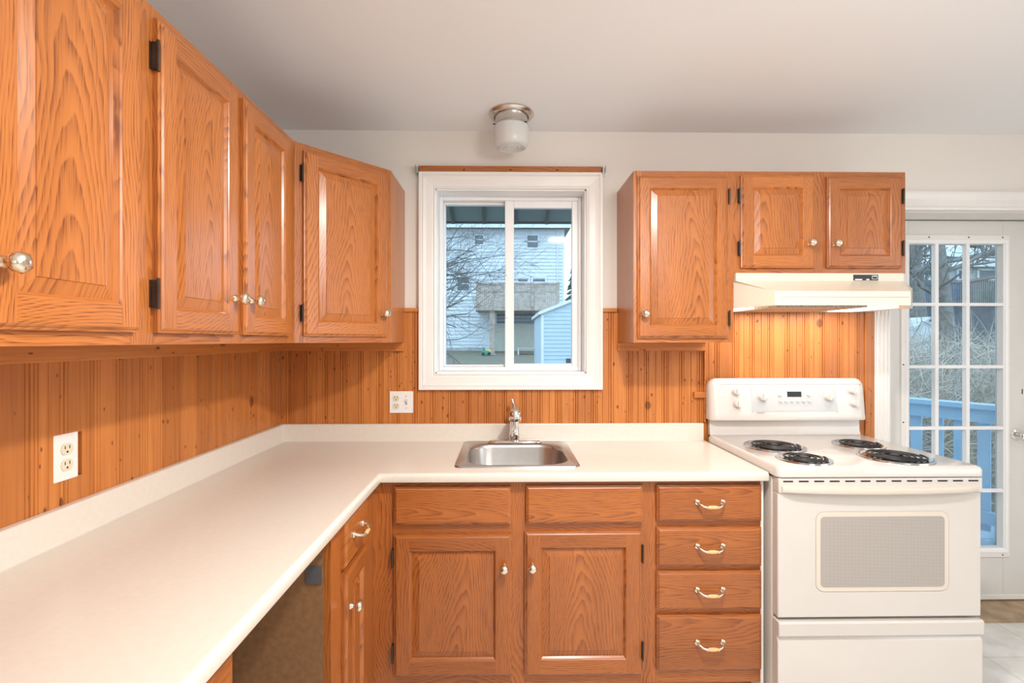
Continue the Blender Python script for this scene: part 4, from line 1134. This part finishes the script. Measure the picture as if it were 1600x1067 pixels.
# ---- view through the door: blue deck
bd = thing('blue_deck_railing', 'light blue painted deck railing with wide flat balusters outside the door', 'railing', (0, 0, 0))
A = Vector((3.22, 4.10)); Bp = Vector((3.62, 3.40)); u = (Bp-A).normalized(); A2 = A - u*1.6; B2_ = Bp + u*1.6
def along(s, off=0.0): q = A + u*s; nq = Vector((-u.y, u.x)); return q + nq*off
rz = .90
def rail_piece(mb, s0, s1, o0, o1, z0, z1):
    a, b, c, d = along(s0, o0), along(s1, o0), along(s1, o1), along(s0, o1)
    mb.prism([(a.x,a.y),(b.x,b.y),(c.x,c.y),(d.x,d.y)], z0, z1, 'z')
mb = MB(); rail_piece(mb, -2.2, 1.9, -.07, .07, rz, rz+.035); obj('top_rail', mb, BLUEP, bd)
mb = MB(); rail_piece(mb, -2.2, 1.9, -.03, .01, rz-.10, rz-.005); obj('upper_rail', mb, BLUEP, bd)
mb = MB(); rail_piece(mb, -2.2, 1.9, -.03, .01, .06, .15); obj('lower_rail', mb, BLUEP, bd)
for k in range(30):
    s = -2.15 + k*.137
    mb = MB(); rail_piece(mb, s, s+.072, .012, .035, -.0, rz-.01); obj('baluster', mb, BLUEP, bd)
fl = thing('blue_deck_floor', 'light blue painted deck boards outside the glass door', 'deck', (0, 0, 0))
mb = MB()
for k in range(14):
    y = YO+.06 + k*.145; mb.box(1.2, 4.6 if y < 3.2 else 4.1, y, y+.138, -.09, -.055)
obj('deck_boards', mb, BLUEP, fl)
obj('deck_joists', MB().box(1.2, 1.25, YO+.06, 4.6, -.25, -.09).box(4.0, 4.05, YO+.06, 4.6, -.25, -.09), CEDAR, fl)
for x, y in ((1.3, 4.5), (4.0, 4.5), (4.0, 2.8), (1.3, 2.8)):
    obj('post', MB().box(x-.05, x+.05, y-.05, y+.05, gz_ground(y)-.05, -.25), CEDAR, fl)

# thicket of bare brush beyond the rail
rng = random.Random(5)
mb = MB()
for k in range(6500):
    Y = rng.uniform(5.4, 10.5); X = Y*rng.uniform(.74, 1.10)
    zg = gz_ground(Y); top = EYE + .02*Y - rng.random()**1.5*1.2 - .02
    z0 = zg + rng.random()*max(.1, (top-zg)*.9); L = rng.uniform(.3, .95)
    p = Vector((X, Y, z0)); d = Vector((rng.uniform(-.9, .9), rng.uniform(-.5, .5), rng.uniform(.05, 1))).normalized()
    pts = [p]
    for j in range(4):
        d = (d + Vector((rng.uniform(-.3, .3), rng.uniform(-.2, .2), rng.uniform(-.3, .12)))).normalized(); p = p + d*L/4; pts.append(p)
    r = rng.uniform(.003, .0075); mb.tube(pts, [r, r*.9, r*.8, r*.6, r*.3], 3)
o = obj('brush_thicket', mb, TWIG, recalc=False); tag(o, 'dense tangle of bare pale brush beyond the blue railing', 'brush', kind='stuff')
# two large trees beyond
for i, (px, Yt, r, lab) in enumerate(((1475, 10.0, .14, 'large bare tree with a thick trunk centred behind the glass door'), (1433, 16.6, .25, 'wide dark bare trunk at the left edge of the glass door view'))):
    zg = gz_ground(Yt); t = thing('bare_tree', lab, 'tree', (gx(px, Yt), Yt, zg))
    obj('trunk', MB().tube([(0,0,-.2), (.05,0,2), (-.05,.1,3.6), (.1,.1,5.2)], [r*1.2, r, r*.9, r*.6], 12), BARK, t)
    mb = MB()
    for k in range(11):
        a = rng.uniform(0, 2*PI); branch(mb, Vector((0, .05, rng.uniform(2.2, 5.0))), Vector((math.cos(a), .4*math.sin(a), rng.uniform(-.1, .5))), rng.uniform(1.8, 2.6), .052, 3, rng, up=.03, spread=.8, minr=.008)
    obj('branches', mb, BARK, t)
# fence
YFn = 20.0; zg = gz_ground(YFn)
fn = thing('picket_fence', 'grey picket fence raised above the yard beyond the trees', 'fence', (0, YFn, zg))
x0f, x1f = gx(1390, YFn), gx(1600, YFn); zf0, zf1 = gz(474, YFn)-zg, gz(436, YFn)-zg
for zz in (zf0+.08, zf1-.12): obj('rail', MB().box(x0f, x1f, 0, .05, zz, zz+.07), CEDAR, fn)
mb = MB(); n = 62
for k in range(n):
    a = x0f + (x1f-x0f)*k/n; mb.box(a, a+.045, -.03, 0, zf0, zf1)
obj('pickets', mb, BARK, fn)
obj('retaining_wall', MB().box(x0f-.5, x1f+1, .1, .5, -.5, gz(478, YFn)-zg), plain('dark_retaining_wall', (.10,.11,.13), .9, var=.3, scale=3), fn)
for px, w_, py0, py1, m_, nm in ((1452, .5, 470, 438, BLUETARP, 'blue tarp bundle behind the fence left of the thick trunk'), (1500, .6, 474, 438, BLUETARP, 'blue tarp bundle behind the fence right of the thick trunk'), (1548, .32, 474, 450, GREENP, 'green plastic bin behind the fence at right')):
    t = MB(); x = gx(px, 20.9); t.rbox(x-w_/2, x+w_/2, 20.65, 21.2, gz(474.5, 20.6), gz(py1, 20.9), .08)
    tag(obj('garden_bin' if 'bin' in nm else 'tarp_bundle', t, m_, bevel=.03), nm, 'bin' if 'bin' in nm else 'tarp')
# yard terrace behind retaining wall so things stand on something
o = obj('ground', MB().box(x0f-2, 40, YFn+.5, 44, gz_ground(20)-.8, gz(474.5, 20.6)), GRASS); o['kind'] = 'structure'
# grey house
YG = 27.0; zg = gz(474.5, 20.6)
gh = thing('neighbour_house', 'grey house with snow-dusted low roof behind the fence', 'house', (0, YG, zg))
g = lambda py: gz(py, YG)-zg
ga, gb = gx(1405, YG), gx(1650, YG)
obj('wall', MB().box(ga, gb, 0, 7, 0, g(414)), SIDEG, gh)
obj('roof', MB().prism([(-.6, g(417)), (3.5, g(417)+1.9), (7.6, g(417))], ga-.6, gb+.6, 'x'), plain('snowy_shingles', (.45,.49,.53), .8, var=.25, scale=2), gh)
for a, b in ((1440, 1452), (1493, 1504), (1525, 1558)):
    mb = MB(); frame(mb, gx(a, YG), gx(b, YG), g(438), g(418), .12, .12, .12, .12, -.08, 0); wn_ = obj('window', mb, EXTW, gh)
    obj('pane', MB().box(gx(a, YG)+.1, gx(b, YG)-.1, -.04, -.01, g(437), g(419)), EXGL, wn_)
# white gambrel shed
YZ = 13.0; zg = gz_ground(YZ); q_ = lambda px, py: (gx(px, YZ), gz(py, YZ)-zg)
ws_ = thing('garden_shed', 'white gambrel-roofed shed half hidden by brush beyond the door', 'shed', (0, YZ, zg))
pts = [q_(1426, 560), q_(1430, 515), q_(1450, 500), q_(1480, 511), q_(1488, 545)]
pts = [(pts[0][0], 0)] + pts[1:] + [(pts[4][0], 0)]
obj('wall', MB().prism(pts, 0, 2.4, 'y'), EXTW, ws_, smooth=False)
top = [q_(1424, 540), q_(1428, 513), q_(1450, 498), q_(1482, 509.5), q_(1490, 545)]
mb = MB(); rings = [[(x, y, z) for x, z in top] + [(x, y, z+.06) for x, z in reversed(top)] for y in (-.1, 2.5)]
mb.loops(rings); obj('roof', mb, plain('light_grey_roof', (.52,.55,.58), .7, var=.1), ws_, smooth=False)
